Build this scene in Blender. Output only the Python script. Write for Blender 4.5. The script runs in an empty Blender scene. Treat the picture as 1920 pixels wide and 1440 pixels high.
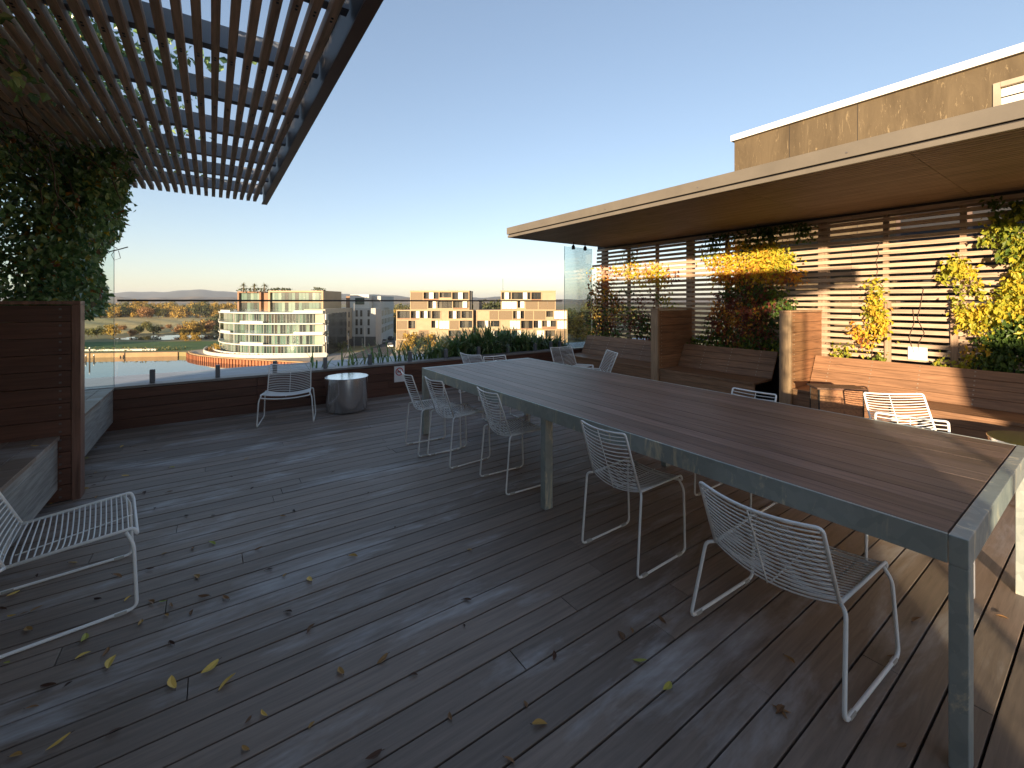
import bpy, bmesh, math, random
from mathutils import Vector, Matrix
R = math.radians
random.seed(11)
rng = random.Random(5)
C = bpy.context.scene
col = C.collection

# ------------------------------------------------------------------ camera frame
F_PX, CX, HOR, CAMH = 806.0, 960.0, 565.0, 1.5
RX, RY = 0.8202, -0.5721
FX, FY = 0.5721, 0.8202
def W(xc, Z):                       # camera plan coordinates -> world xy
    return (xc * RX + Z * FX, xc * RY + Z * FY)
def UZ(u, Z):
    return W((u - CX) / F_PX * Z, Z)
def PX(u, v, X):                    # where the line of sight meets a plane of constant X
    a = (u - CX) / F_PX
    Z = X / (RX * a + FX)
    return Vector((X, Z * (FY + RY * a), CAMH - (v - HOR) * Z / F_PX))
def PF(u, v, z=0.0):                # ... a plane of constant height
    Z = (CAMH - z) * F_PX / (v - HOR)
    x, y = UZ(u, Z)
    return Vector((x, y, z))

cam = bpy.data.cameras.new('camera')
cam.sensor_width = 36.0
cam.lens = 36.0 * F_PX / 1920.0
cam.shift_y = -155.0 / 1920.0
cam.clip_start = 0.05
cam.clip_end = 20000
co = bpy.data.objects.new('camera', cam)
col.objects.link(co)
co.location = (0, 0, CAMH)
co.rotation_euler = (R(90), 0, -math.atan2(FX, FY))
C.camera = co

# ------------------------------------------------------------------ light
SUN_DIR = Vector((0.85, 0.52, -0.137)).normalized()      # the way the light travels
world = bpy.data.worlds.new('World')
C.world = world
world.use_nodes = True
nt = world.node_tree
bg = nt.nodes['Background']
sky = nt.nodes.new('ShaderNodeTexSky')
sky.sky_type = 'NISHITA'
sky.sun_disc = False
sky.sun_elevation = math.asin(-SUN_DIR.z)
sky.sun_rotation = math.atan2(-SUN_DIR.x, -SUN_DIR.y) % (2 * math.pi)
sky.altitude = 600
sky.air_density = 1.0
sky.dust_density = 0.4
sky.ozone_density = 1.9
gm = nt.nodes.new('ShaderNodeGamma'); gm.inputs[1].default_value = 0.70     # a flatter, hazier sky gradient
tint = nt.nodes.new('ShaderNodeMix'); tint.data_type = 'RGBA'; tint.blend_type = 'MULTIPLY'
tint.inputs[0].default_value = 1.0; tint.inputs[7].default_value = (1.02, 0.965, 1.0, 1)
nt.links.new(sky.outputs[0], gm.inputs[0]); nt.links.new(gm.outputs[0], tint.inputs[6])
nt.links.new(tint.outputs[2], bg.inputs[0])
bg.inputs[1].default_value = 0.15
sl = bpy.data.lights.new('sun', 'SUN')
sl.energy = 5.0
sl.angle = R(0.6)
sl.color = (1.0, 0.77, 0.52)
so = bpy.data.objects.new('sun', sl)
col.objects.link(so)
so.location = (-30, -20, 30)
so.rotation_euler = SUN_DIR.to_track_quat('-Z', 'Y').to_euler()
C.view_settings.view_transform = 'Standard'
C.view_settings.look = 'None'
C.view_settings.exposure = 1.4
C.view_settings.gamma = 1.0
C.cycles.max_bounces = 8
C.cycles.transparent_max_bounces = 16
C.cycles.caustics_reflective = False
C.cycles.caustics_refractive = False

# ------------------------------------------------------------------ helpers
def tag(o, label=None, cat=None, group=None, kind=None):
    if label: o['label'] = label
    if cat: o['category'] = cat
    if group: o['group'] = group
    if kind: o['kind'] = kind
    return o
def thing(name, label, cat, loc=(0, 0, 0), rz=0.0, group=None):
    o = bpy.data.objects.new(name, None)
    o.empty_display_size = 0.1
    col.objects.link(o)
    o.location = loc
    o.rotation_euler = (0, 0, rz)
    return tag(o, label, cat, group)
def origin(p):
    v = Vector((0, 0, 0))
    while p is not None:
        v = v + Vector(p.location)
        p = p.parent
    return v
def kids(o):
    return [c for c in bpy.data.objects if c.parent is o]
def copy_tree(o, parent=None):
    c = o.copy()
    col.objects.link(c)
    c.parent = parent
    for ch in list(o.children):
        copy_tree(ch, c)
    return c

class MB:
    def __init__(s):
        s.v, s.f, s.r = [], [], []
    def face(s, pts, r=0.5):
        n = len(s.v)
        s.v.extend([tuple(p) for p in pts])
        s.f.append(tuple(range(n, n + len(pts))))
        s.r.append(r)
    def box(s, x0, y0, z0, x1, y1, z1, r=None, M=None):
        if x0 > x1: x0, x1 = x1, x0
        if y0 > y1: y0, y1 = y1, y0
        if z0 > z1: z0, z1 = z1, z0
        n = len(s.v)
        pts = [(x0, y0, z0), (x1, y0, z0), (x1, y1, z0), (x0, y1, z0), (x0, y0, z1), (x1, y0, z1), (x1, y1, z1), (x0, y1, z1)]
        if M is not None: pts = [tuple(M @ Vector(p)) for p in pts]
        s.v.extend(pts)
        if r is None: r = rng.random()
        for f in ((0, 3, 2, 1), (4, 5, 6, 7), (0, 1, 5, 4), (1, 2, 6, 5), (2, 3, 7, 6), (3, 0, 4, 7)):
            s.f.append(tuple(n + i for i in f))
            s.r.append(r)
        return s
    def prism(s, pts, z0, z1, r=0.5, top=True, bottom=True):
        n, k = len(s.v), len(pts)
        s.v.extend([(p[0], p[1], z0) for p in pts])
        s.v.extend([(p[0], p[1], z1) for p in pts])
        for i in range(k):
            j = (i + 1) % k
            s.f.append((n + i, n + j, n + k + j, n + k + i)); s.r.append(r)
        if top: s.f.append(tuple(n + k + i for i in range(k))); s.r.append(r)
        if bottom: s.f.append(tuple(n + i for i in reversed(range(k)))); s.r.append(r)
        return s
    def tube(s, pts, rad, n=6, closed=False, r=None, caps=True):
        pts = [Vector(p) for p in pts]
        k = len(pts)
        if r is None: r = 0.5
        base = len(s.v)
        up = Vector((0.31, 0.17, 0.93)).normalized()
        prev = None
        for i, p in enumerate(pts):
            a = pts[i - 1] if (i > 0 or closed) else p
            b = pts[(i + 1) % k] if (i < k - 1 or closed) else p
            t = (b - a)
            t = t.normalized() if t.length > 1e-9 else Vector((0, 0, 1))
            if prev is None:
                e = up if abs(t.dot(up)) < 0.9 else Vector((1, 0, 0))
                x = (e - t * e.dot(t)).normalized()
            else:
                x = (prev - t * prev.dot(t))
                x = x.normalized() if x.length > 1e-6 else Vector((1, 0, 0))
            prev = x
            y = t.cross(x)
            rr = rad[i] if isinstance(rad, (list, tuple)) else rad
            for j in range(n):
                an = 2 * math.pi * j / n
                s.v.append(tuple(p + (x * math.cos(an) + y * math.sin(an)) * rr))
        m = k if closed else k - 1
        for i in range(m):
            i2 = (i + 1) % k
            for j in range(n):
                j2 = (j + 1) % n
                s.f.append((base + i * n + j, base + i * n + j2, base + i2 * n + j2, base + i2 * n + j)); s.r.append(r)
        if caps and not closed:
            s.f.append(tuple(base + j for j in reversed(range(n)))); s.r.append(r)
            s.f.append(tuple(base + (k - 1) * n + j for j in range(n))); s.r.append(r)
        return s
    def lathe(s, cx, cy, prof, n=48, r=0.5):
        base, k = len(s.v), len(prof)
        for (rad, z) in prof:
            for j in range(n):
                an = 2 * math.pi * j / n
                s.v.append((cx + rad * math.cos(an), cy + rad * math.sin(an), z))
        for i in range(k - 1):
            for j in range(n):
                j2 = (j + 1) % n
                s.f.append((base + i * n + j, base + i * n + j2, base + (i + 1) * n + j2, base + (i + 1) * n + j)); s.r.append(r)
        s.f.append(tuple(base + j for j in reversed(range(n)))); s.r.append(r)
        s.f.append(tuple(base + (k - 1) * n + j for j in range(n))); s.r.append(r)
        return s
    def leaf(s, p, d, nrm, L, r, wide=0.32):
        d = d.normalized()
        side = d.cross(nrm)
        if side.length < 1e-4: side = d.cross(Vector((0.3, 0.9, 0.2)))
        side.normalize()
        up = side.cross(d)
        n = len(s.v)
        s.v.append(tuple(p))
        s.v.append(tuple(p + d * L * 0.45 + side * L * wide + up * L * 0.10))
        s.v.append(tuple(p + d * L - up * L * 0.08))
        s.v.append(tuple(p + d * L * 0.45 - side * L * wide + up * L * 0.10))
        s.f.append((n, n + 2, n + 1)); s.r.append(r)
        s.f.append((n, n + 3, n + 2)); s.r.append(r)
    def build(s, name, mat, parent=None, bevel=0.0, smooth=False, loc=None):
        o0 = origin(parent) if parent is not None else Vector((0, 0, 0))
        if parent is None and loc is not None: o0 = Vector(loc)
        me = bpy.data.meshes.new(name)
        me.from_pydata([(p[0] - o0.x, p[1] - o0.y, p[2] - o0.z) for p in s.v], [], s.f)
        at = me.attributes.new('rnd', 'FLOAT', 'FACE')
        at.data.foreach_set('value', s.r)
        me.materials.append(mat)
        if smooth: me.polygons.foreach_set('use_smooth', [True] * len(me.polygons))
        me.update()
        o = bpy.data.objects.new(name, me)
        col.objects.link(o)
        if parent is not None: o.parent = parent
        elif loc is not None: o.location = loc
        if bevel > 0:
            b = o.modifiers.new('bevel', 'BEVEL')
            b.width = bevel; b.segments = 2; b.limit_method = 'ANGLE'; b.angle_limit = R(40)
        return o
def rvec(g=rng):
    return Vector((g.gauss(0, 1), g.gauss(0, 1), g.gauss(0, 1))).normalized()

# ------------------------------------------------------------------ materials
class NT:
    def __init__(s, name):
        s.m = bpy.data.materials.new(name)
        s.m.use_nodes = True
        s.t = s.m.node_tree
        s.b = s.t.nodes['Principled BSDF']
        s.out = s.t.nodes['Material Output']
    def n(s, kind, **kw):
        o = s.t.nodes.new('ShaderNode' + kind)
        for k, v in kw.items():
            if k.startswith('i_'):
                key = k[2:]
                key = int(key) if key.isdigit() else key
                o.inputs[key].default_value = v
            else: setattr(o, k, v)
        return o
    def l(s, a, b): s.t.links.new(a, b)
    def mix(s, fac, a, b, mode='MIX'):
        m = s.t.nodes.new('ShaderNodeMix')
        m.data_type = 'RGBA'; m.blend_type = mode
        for inp, val in ((m.inputs[0], fac), (m.inputs[6], a), (m.inputs[7], b)):
            if isinstance(val, bpy.types.NodeSocket): s.l(val, inp)
            elif isinstance(val, (int, float)): inp.default_value = val
            else: inp.default_value = (*val, 1) if len(val) == 3 else val
        return m.outputs[2]
    def ramp(s, fac, stops, interp='LINEAR'):
        r = s.t.nodes.new('ShaderNodeValToRGB')
        r.color_ramp.interpolation = interp
        el = r.color_ramp.elements
        while len(el) < len(stops): el.new(0.5)
        for e, (p, c) in zip(el, stops):
            e.position = p
            e.color = (c, c, c, 1) if isinstance(c, (int, float)) else (*c, 1)
        s.l(fac, r.inputs[0])
        return r.outputs[0]
    def noise(s, vec, scale, detail=4, rough=0.55, dist=0.0):
        o = s.n('TexNoise')
        o.inputs['Scale'].default_value = scale
        o.inputs['Detail'].default_value = detail
        o.inputs['Roughness'].default_value = rough
        o.inputs['Distortion'].default_value = dist
        if vec is not None: s.l(vec, o.inputs['Vector'])
        return o.outputs['Fac']
    def coords(s, scale=(1, 1, 1), kind='Object'):
        tc = s.n('TexCoord'); mp = s.n('Mapping')
        mp.inputs['Scale'].default_value = scale
        s.l(tc.outputs[kind], mp.inputs[0])
        return mp.outputs[0]
    def rnd(s):
        a = s.n('Attribute'); a.attribute_name = 'rnd'
        return a.outputs['Fac']
    def bump(s, h, strength=0.3, dist=0.01):
        b = s.n('Bump')
        b.inputs['Strength'].default_value = strength
        b.inputs['Distance'].default_value = dist
        s.l(h, b.inputs['Height'])
        s.l(b.outputs[0], s.b.inputs['Normal'])
    def set(s, color=None, rough=None, metal=None, spec=None):
        if color is not None:
            if isinstance(color, bpy.types.NodeSocket): s.l(color, s.b.inputs['Base Color'])
            else: s.b.inputs['Base Color'].default_value = (*color, 1)
        if rough is not None:
            if isinstance(rough, bpy.types.NodeSocket): s.l(rough, s.b.inputs['Roughness'])
            else: s.b.inputs['Roughness'].default_value = rough
        if metal is not None: s.b.inputs['Metallic'].default_value = metal
        if spec is not None: s.b.inputs['Specular IOR Level'].default_value = spec
        return s.m

def scl(c, k): return tuple(min(1, x * k) for x in c)
def wood(name, c, axis='X', rough=0.55, spec=0.4, vary=0.35, weather=None, wamt=0.6, wscale=1.3, wlo=0.5, whi=0.72, bump=0.25, grain=1.0):
    m = NT(name)
    st = {'X': (1.3, 22, 22), 'Y': (22, 1.3, 22), 'Z': (22, 22, 1.3)}[axis]
    wst = {'X': (0.45, 1.6, 1.6), 'Y': (1.6, 0.45, 1.6), 'Z': (1.6, 1.6, 0.45)}[axis]
    rn = m.rnd()
    off = m.n('VectorMath', operation='SCALE'); off.inputs[0].default_value = (31.7, 17.3, 53.1)
    m.l(rn, off.inputs['Scale'])
    add = m.n('VectorMath', operation='ADD')
    m.l(m.coords(st), add.inputs[0]); m.l(off.outputs[0], add.inputs[1])
    g = m.noise(add.outputs[0], 2.2, 7, 0.62, 0.6)
    colr = m.ramp(g, [(0.28, scl(c, 1 - 0.45 * grain)), (0.52, c), (0.8, scl(c, 1 + 0.5 * grain))])
    bright = m.n('MapRange'); bright.inputs[3].default_value = 1 - vary; bright.inputs[4].default_value = 1 + vary
    m.l(rn, bright.inputs[0])
    colr = m.mix(1.0, colr, bright.outputs[0], 'MULTIPLY')
    rgh = rough
    if weather:
        w1 = m.noise(m.coords(wst), wscale, 6, 0.65, 0.4)
        mask = m.ramp(w1, [(wlo, 0.0), (whi, wamt)])
        fine = m.ramp(m.noise(add.outputs[0], 1.1, 5, 0.7), [(0.35, 0.5), (0.65, 1.0)])
        mk = m.mix(1.0, mask, fine, 'MULTIPLY')
        colr = m.mix(mk, colr, weather)
    m.bump(g, bump, 0.004)
    return m.set(colr, rgh, 0, spec)

MAT = {}
M = MAT
M['deck'] = wood('deck boards', (0.225, 0.168, 0.132), 'X', 0.48, 0.4, 0.20, (0.66, 0.65, 0.66), 0.62, 1.9, 0.52, 0.70, 0.25, 0.6)
M['subfloor'] = NT('deck substrate').set((0.006, 0.005, 0.005), 0.9)
M['table_wood'] = wood('table boards', (0.185, 0.12, 0.10), 'Y', 0.45, 0.45, 0.25, (0.30, 0.26, 0.26), 0.2, 1.4, 0.5, 0.75)
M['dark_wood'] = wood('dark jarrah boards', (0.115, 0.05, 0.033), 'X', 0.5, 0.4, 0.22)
M['dark_wood_y'] = wood('dark jarrah boards long', (0.15, 0.078, 0.05), 'Y', 0.5, 0.4, 0.16)
M['seat_wood'] = wood('bench boards', (0.265, 0.142, 0.076), 'Y', 0.5, 0.4, 0.14)
M['panel_wood'] = wood('divider boards', (0.30, 0.145, 0.070), 'X', 0.5, 0.4, 0.16)
M['trim_wood'] = wood('divider end trim', (0.38, 0.24, 0.14), 'Z', 0.55, 0.35, 0.1)
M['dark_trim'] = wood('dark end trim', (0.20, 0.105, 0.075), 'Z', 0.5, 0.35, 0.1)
M['grey_wood'] = wood('weathered grey boards with reflection', (0.30, 0.29, 0.27), 'Y', 0.6, 0.3, 0.12)  # weathered grey, lightened for the reflection on the left bench fronts
M['slat'] = wood('screen slats', (0.47, 0.345, 0.24), 'Y', 0.6, 0.3, 0.12)
M['pergola_slat'] = wood('pergola slats', (0.55, 0.37, 0.25), 'Y', 0.6, 0.3, 0.16)
M['post'] = wood('screen posts', (0.34, 0.23, 0.15), 'Z', 0.6, 0.3, 0.1)
M['soffit'] = wood('soffit boards', (0.28, 0.20, 0.138), 'Y', 0.55, 0.3, 0.14)
def paint(name, c, rough=0.5, spec=0.4, metal=0.0, var=0.12, sc=3.0):
    m = NT(name)
    f = m.noise(m.coords(), sc, 5, 0.6)
    return m.set(m.ramp(f, [(0.3, scl(c, 1 - var)), (0.7, scl(c, 1 + var))]), rough, metal, spec)
M['fascia'] = paint('tan metal fascia', (0.14, 0.12, 0.092), 0.5)
M['fascia_dark'] = paint('dark brown fascia', (0.15, 0.10, 0.078), 0.5)
M['beam'] = paint('grey steel beams', (0.17, 0.19, 0.225), 0.5, 0.4, 0, 0.04)
M['dark'] = paint('dark steel', (0.018, 0.016, 0.016), 0.5)
M['rail'] = paint('bronze rail', (0.045, 0.034, 0.028), 0.4)
M['chair'] = paint('white powder coat', (0.90, 0.89, 0.865), 0.42, 0.5, 0, 0.04, 8)
M['glide'] = paint('plastic glide', (0.5, 0.47, 0.42), 0.4)
M['white'] = paint('white sign', (0.85, 0.85, 0.84), 0.4, 0.4, 0, 0.02)
M['red'] = paint('sign red', (0.55, 0.03, 0.03), 0.45)
M['black'] = paint('sign black', (0.02, 0.02, 0.022), 0.45)
M['coping'] = paint('metal coping', (0.24, 0.215, 0.20), 0.45)
M['ledge'] = paint('pale roof ledge', (0.40, 0.41, 0.42), 0.6, 0.4, 0, 0.2, 1.2)
M['spigot'] = paint('dark grey spigot', (0.14, 0.145, 0.16), 0.4, 0.5)
M['screw'] = paint('screw heads', (0.45, 0.36, 0.26), 0.35, 0.6, 0.5)
M['screw_dark'] = paint('dark screw heads', (0.16, 0.14, 0.13), 0.4, 0.6, 0.6)

m = NT('galvanised steel')
vo = m.n('TexVoronoi'); vo.inputs['Scale'].default_value = 30
m.l(m.coords(), vo.inputs['Vector'])
big = m.noise(m.coords((1, 1, 0.30)), 9.0, 7, 0.75, 0.8)
base = m.ramp(vo.outputs['Color'], [(0.1, (0.37, 0.42, 0.41)), (0.9, (0.45, 0.50, 0.48))])
stain = m.ramp(big, [(0.55, 0.0), (0.63, 0.8)])
base = m.mix(stain, base, (0.82, 0.76, 0.58))
M['galv'] = m.set(base, m.ramp(big, [(0.3, 0.36), (0.75, 0.6)]), 0.45, 0.5)

m = NT('brushed stainless')
f = m.noise(m.coords((40, 40, 0.05)), 3, 4, 0.6)
m.b.inputs['Anisotropic'].default_value = 0.9; m.b.inputs['Anisotropic Rotation'].default_value = 0.25
M['steel'] = m.set(m.ramp(f, [(0.3, (0.84, 0.84, 0.84)), (0.7, (0.95, 0.95, 0.94))]), 0.2, 1.0)
m = NT('pale tray top')
M['steel_top'] = m.set((0.86, 0.87, 0.88), 0.22, 1.0)

def glass(name, tint, refl=1.0):
    m = NT(name)
    m.t.nodes.remove(m.b)
    tr = m.n('BsdfTransparent'); tr.inputs[0].default_value = (*tint, 1)
    gl = m.n('BsdfGlossy'); gl.inputs[0].default_value = (1, 1, 1, 1); gl.inputs['Roughness'].default_value = 0.01
    fr = m.n('Fresnel'); fr.inputs[0].default_value = 1.45
    mx = m.n('MixShader')
    mm = m.n('Math', operation='MULTIPLY'); mm.inputs[1].default_value = refl
    m.l(fr.outputs[0], mm.inputs[0]); m.l(mm.outputs[0], mx.inputs[0])
    m.l(tr.outputs[0], mx.inputs[1]); m.l(gl.outputs[0], mx.inputs[2]); m.l(mx.outputs[0], m.out.inputs[0])
    return m.m
M['glass'] = glass('clear glass', (0.985, 0.993, 0.988), 0.3)
M['glass_tall'] = glass('tall green-edged glass', (0.90, 0.955, 0.95), 0.6)
M['glass_edge'] = paint('glass edge', (0.22, 0.30, 0.30), 0.2)

def leafmat(name, stops, trans=0.35, rough=0.45, spec=0.35):
    m = NT(name)
    c = m.ramp(m.rnd(), stops)
    m.set(c, rough, 0, spec)
    tl = m.n('BsdfTranslucent')
    m.l(c, tl.inputs[0])
    mx = m.n('MixShader'); mx.inputs[0].default_value = trans
    m.l(m.b.outputs[0], mx.inputs[1]); m.l(tl.outputs[0], mx.inputs[2]); m.l(mx.outputs[0], m.out.inputs[0])
    return m.m
M['leaf_green'] = leafmat('evergreen climber leaves', [(0.0, (0.08, 0.165, 0.07)), (0.5, (0.165, 0.29, 0.10)), (0.86, (0.28, 0.40, 0.18)), (0.93, (0.42, 0.34, 0.03)), (0.97, (0.30, 0.09, 0.03)), (1.0, (0.20, 0.24, 0.16))], 0.3, 0.27, 0.7)
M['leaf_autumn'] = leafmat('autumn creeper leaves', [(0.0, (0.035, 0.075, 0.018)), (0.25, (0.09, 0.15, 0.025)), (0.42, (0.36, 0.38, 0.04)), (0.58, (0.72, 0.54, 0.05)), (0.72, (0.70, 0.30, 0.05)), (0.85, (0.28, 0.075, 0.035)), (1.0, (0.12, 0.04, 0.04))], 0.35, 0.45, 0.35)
M['stem'] = paint('vine stems', (0.10, 0.07, 0.045), 0.8)
M['strap'] = leafmat('strap leaves', [(0.0, (0.06, 0.12, 0.04)), (0.6, (0.14, 0.24, 0.07)), (0.9, (0.26, 0.34, 0.13)), (1.0, (0.28, 0.24, 0.09))], 0.25, 0.35, 0.4)
M['leaf_fallen'] = leafmat('fallen leaves', [(0.0, (0.03, 0.018, 0.014)), (0.4, (0.10, 0.045, 0.025)), (0.6, (0.30, 0.16, 0.07)), (0.75, (0.60, 0.36, 0.07)), (0.9, (0.92, 0.60, 0.15)), (1.0, (0.28, 0.34, 0.06))], 0.1, 0.6, 0.3)
# ================================================================== TERRACE
DECK_X0, DECK_X1, DECK_Y0, DECK_Y1 = -1.95, 7.0, -6.0, 6.738
PITCH, GAP = 0.125, 0.008
d = MB()
y = 1.4 - PITCH * 60
while y < DECK_Y1:
    if y > DECK_Y0:
        x = DECK_X0 - rng.random() * 2.4
        while x < DECK_X1:
            L = rng.choice((3.0, 3.6, 4.2, 4.8, 5.4))
            a, b = max(x, DECK_X0), min(x + L, DECK_X1)
            if b - a > 0.02:
                dz = rng.uniform(-0.0012, 0.0012)
                d.box(a, y + GAP / 2, -0.03, b - 0.003, min(y + PITCH - GAP / 2, DECK_Y1), dz)
            x += L
    y += PITCH
deck = tag(d.build('deck', M['deck'], bevel=0.0015), kind='structure', label='dark weathered timber boards of the roof terrace floor')
s = MB(); s.box(DECK_X0, DECK_Y0, -0.30, DECK_X1, DECK_Y1 + 0.1, -0.065)
tag(s.build('deck_substrate', M['subfloor']), kind='structure')

# ---------------------------------------------------------------- dining table
TX0, TX1, TY0, TY1 = 1.945, 3.45, 0.285, 4.57
t = thing('dining_table', 'very long communal table with dark timber top set in a galvanised steel frame', 'table', (2.7, 2.43, 0))
b = MB()
nb = 13
bx0, bx1 = TX0 + 0.014, TX1 - 0.014
pw = (bx1 - bx0) / nb
for i in range(nb):
    b.box(bx0 + i * pw + 0.0015, TY0 + 0.052, 0.722, bx0 + (i + 1) * pw - 0.0015, TY1 - 0.052, 0.749 + rng.uniform(-0.0006, 0.0006))
b.build('tabletop', M['table_wood'], t, bevel=0.0015)
for x0, x1 in ((TX0, TX0 + 0.0125), (TX1 - 0.0125, TX1)):
    MB().box(x0, TY0 + 0.049, 0.655, x1, TY1 - 0.049, 0.75).build('side_rail', M['galv'], t, bevel=0.002)
for y0, y1 in ((TY0, TY0 + 0.047), (TY1 - 0.047, TY1)):
    MB().box(TX0, y0, 0.655, TX1, y1, 0.75).build('end_rail', M['galv'], t, bevel=0.003)
for y0, dy in ((TY0, 0.047), (2.39, 0.055), (TY1 - 0.047, 0.047)):
    for x0 in (TX0 + 0.0005, TX1 - 0.0705):
        top = 0.6545 if dy < 0.05 else 0.72
        xx = x0 if dy < 0.05 else (x0 + 0.013 if x0 < 2.5 else x0 - 0.013)
        MB().box(xx, y0, 0.0, xx + 0.07, y0 + dy, top).build('leg', M['galv'], t, bevel=0.003)
MB().box(TX0 + 0.09, 2.40, 0.66, TX1 - 0.09, 2.44, 0.715).build('cross_beam', M['galv'], t)

# ---------------------------------------------------------------- wire chairs
def rounded(pts, rad=0.03, n=4, closed=False):
    pts = [Vector(p) for p in pts]
    out = []
    k = len(pts)
    for i, p in enumerate(pts):
        if not closed and i in (0, k - 1):
            out.append(p); continue
        a, c = pts[i - 1], pts[(i + 1) % k]
        r = min(rad, (a - p).length * 0.45, (c - p).length * 0.45)
        p0 = p + (a - p).normalized() * r
        p1 = p + (c - p).normalized() * r
        for j in range(n + 1):
            q = j / n
            out.append(p0.lerp(p, q).lerp(p.lerp(p1, q), q))
    return out
def make_chair(name, label, P):
    root = thing(name, label, 'chair', (0, 0, 0))
    top, jun, fro = P['top'], P['jun'], P['fro']           # (x, halfwidth, z)
    fr, wr = P['fr'], P['wr']
    def side(sg):
        return [Vector((q[0], sg * q[1], q[2])) for q in (top, jun, fro)]
    LT, LJ, LF = side(1); RT, RJ, RF = side(-1)
    def bow(a, c, nrm, sag, n=10):
        return [a.lerp(c, i / n) + nrm * sag * (1 - (2 * i / n - 1) ** 2) for i in range(n + 1)]
    back_dir = (LT - LJ).normalized(); seat_dir = (LF - LJ).normalized()
    nb_ = Vector((-back_dir.z, 0, back_dir.x)); nb_ = nb_ if nb_.x < 0 else -nb_
    ns_ = Vector((seat_dir.z, 0, -seat_dir.x)); ns_ = ns_ if ns_.z < 0 else -ns_
    sag = P['sag']
    # backrest frame and wires
    m = MB()
    toprod = bow(LT, RT, nb_, sag * 0.9)
    toprod[0] = toprod[0].lerp(toprod[1], 0.06)
    m.tube(rounded([LJ, LT] + toprod[1:-1] + [RT, RJ], 0.03), fr, 7)
    m.build('back_frame', M['chair'], root, smooth=True)
    m = MB()
    nw = P['nback']
    for i in range(1, nw):
        q = i / nw
        a, c = LT.lerp(LJ, q), RT.lerp(RJ, q)
        m.tube(bow(a, c, (nb_ * (1 - q) + (nb_ + ns_).normalized() * q).normalized(), sag), wr, 5)
    mid = [LT.lerp(LJ, i / 8) * 0.5 + RT.lerp(RJ, i / 8) * 0.5 + (nb_ * (1 - i / 8) + (nb_ + ns_).normalized() * i / 8) * (sag + wr * 1.6) for i in range(9)]
    m.tube(mid, wr, 5)
    m.build('backrest', M['chair'], root, smooth=True)
    # seat
    m = MB()
    lip = Vector((0.012, 0, -0.035))
    frontrod = bow(LF + lip, RF + lip, ns_, sag * 0.5)
    m.tube(rounded([LJ, LF] + frontrod + [RF, RJ], 0.03), fr, 7)
    m.build('seat_frame', M['chair'], root, smooth=True)
    m = MB()
    nw = P['nseat']
    for i in range(0, nw):
        q = i / nw
        a, c = LJ.lerp(LF, q), RJ.lerp(RF, q)
        w = max(0, 1 - q * 3)
        m.tube(bow(a, c, ((nb_ + ns_).normalized() * w + ns_ * (1 - w)).normalized(), sag * (1 - 0.45 * q)), wr, 5)
    for yy in (0,):
        mid = [LJ.lerp(LF, i / 8) * 0.5 + RJ.lerp(RF, i / 8) * 0.5 + ns_ * (sag * (1 - 0.45 * i / 8) + wr * 1.6) for i in range(9)]
        m.tube(mid, wr, 5)
    m.build('seat', M['chair'], root, smooth=True)
    # two sled legs
    for sg in (1, -1):
        J = Vector((jun[0] + 0.005, sg * jun[1], jun[2]))
        Fp = Vector((fro[0] - 0.03, sg * fro[1], fro[2] - 0.012))
        yb = sg * P['base']
        pts = [J, J + Vector((-0.035, sg * 0.03, -0.006)), Vector((P['rb'], yb, fr)), Vector((P['rf'], yb, fr)), Vector((P['rf'] - 0.012, sg * (fro[1] + 0.022), fro[2] - 0.07)), Fp]
        lg = MB().tube(rounded(pts, 0.035), fr, 7).build('leg', M['chair'], root, smooth=True)
        for xx in (P['rb'] + 0.06, P['rf'] - 0.06):
            MB().box(xx - 0.022, yb - 0.008, 0.0, xx + 0.022, yb + 0.008, 0.014).build('glide', M['glide'], lg)
    return root
dining = make_chair('wire_dining_chair', 'x', dict(top=(-0.275, 0.165, 0.785), jun=(-0.155, 0.172, 0.445), fro=(0.215, 0.185, 0.455), rb=-0.225, rf=0.22, base=0.207, fr=0.0066, wr=0.0031, sag=0.032, nback=15, nseat=17))
lounge = make_chair('wire_lounge_chair', 'x', dict(top=(-0.29, 0.245, 0.675), jun=(-0.155, 0.25, 0.355), fro=(0.265, 0.265, 0.385), rb=-0.27, rf=0.275, base=0.305, fr=0.0078, wr=0.0036, sag=0.05, nback=16, nseat=20))
GD, GL = 'white wire dining chairs at the long table', 'low wide white wire lounge chairs on the deck'
dspots = [
    (1.86, 4.09, -4, 'white wire chair nearest the no smoking sign at the far end of the table side'),
    (1.945, 3.685, 4, 'white wire chair second from the far end on the open side of the table'),
    (2.085, 2.94, -2, 'white wire chair tucked in beside the middle table leg'),
    (2.095, 1.72, 1, 'white wire dining chair beside the big lounge chair in the foreground'),
    (3.26, 1.70, 181, 'wire chair pushed under the bench side of the table with its top bar just showing'),
    (3.28, 0.70, 195, 'wire chair on the bench side pushed in at the sunlit near end of the table'),
    (3.02, 4.47, -92, 'white wire chair at the far short end of the table'),
]
for i, (x, yy, rz, lab) in enumerate(dspots):
    o = dining if i == 0 else copy_tree(dining)
    o.location = (x, yy, 0); o.rotation_euler = (0, 0, R(rz))
    tag(o, lab, 'chair', GD)
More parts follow.
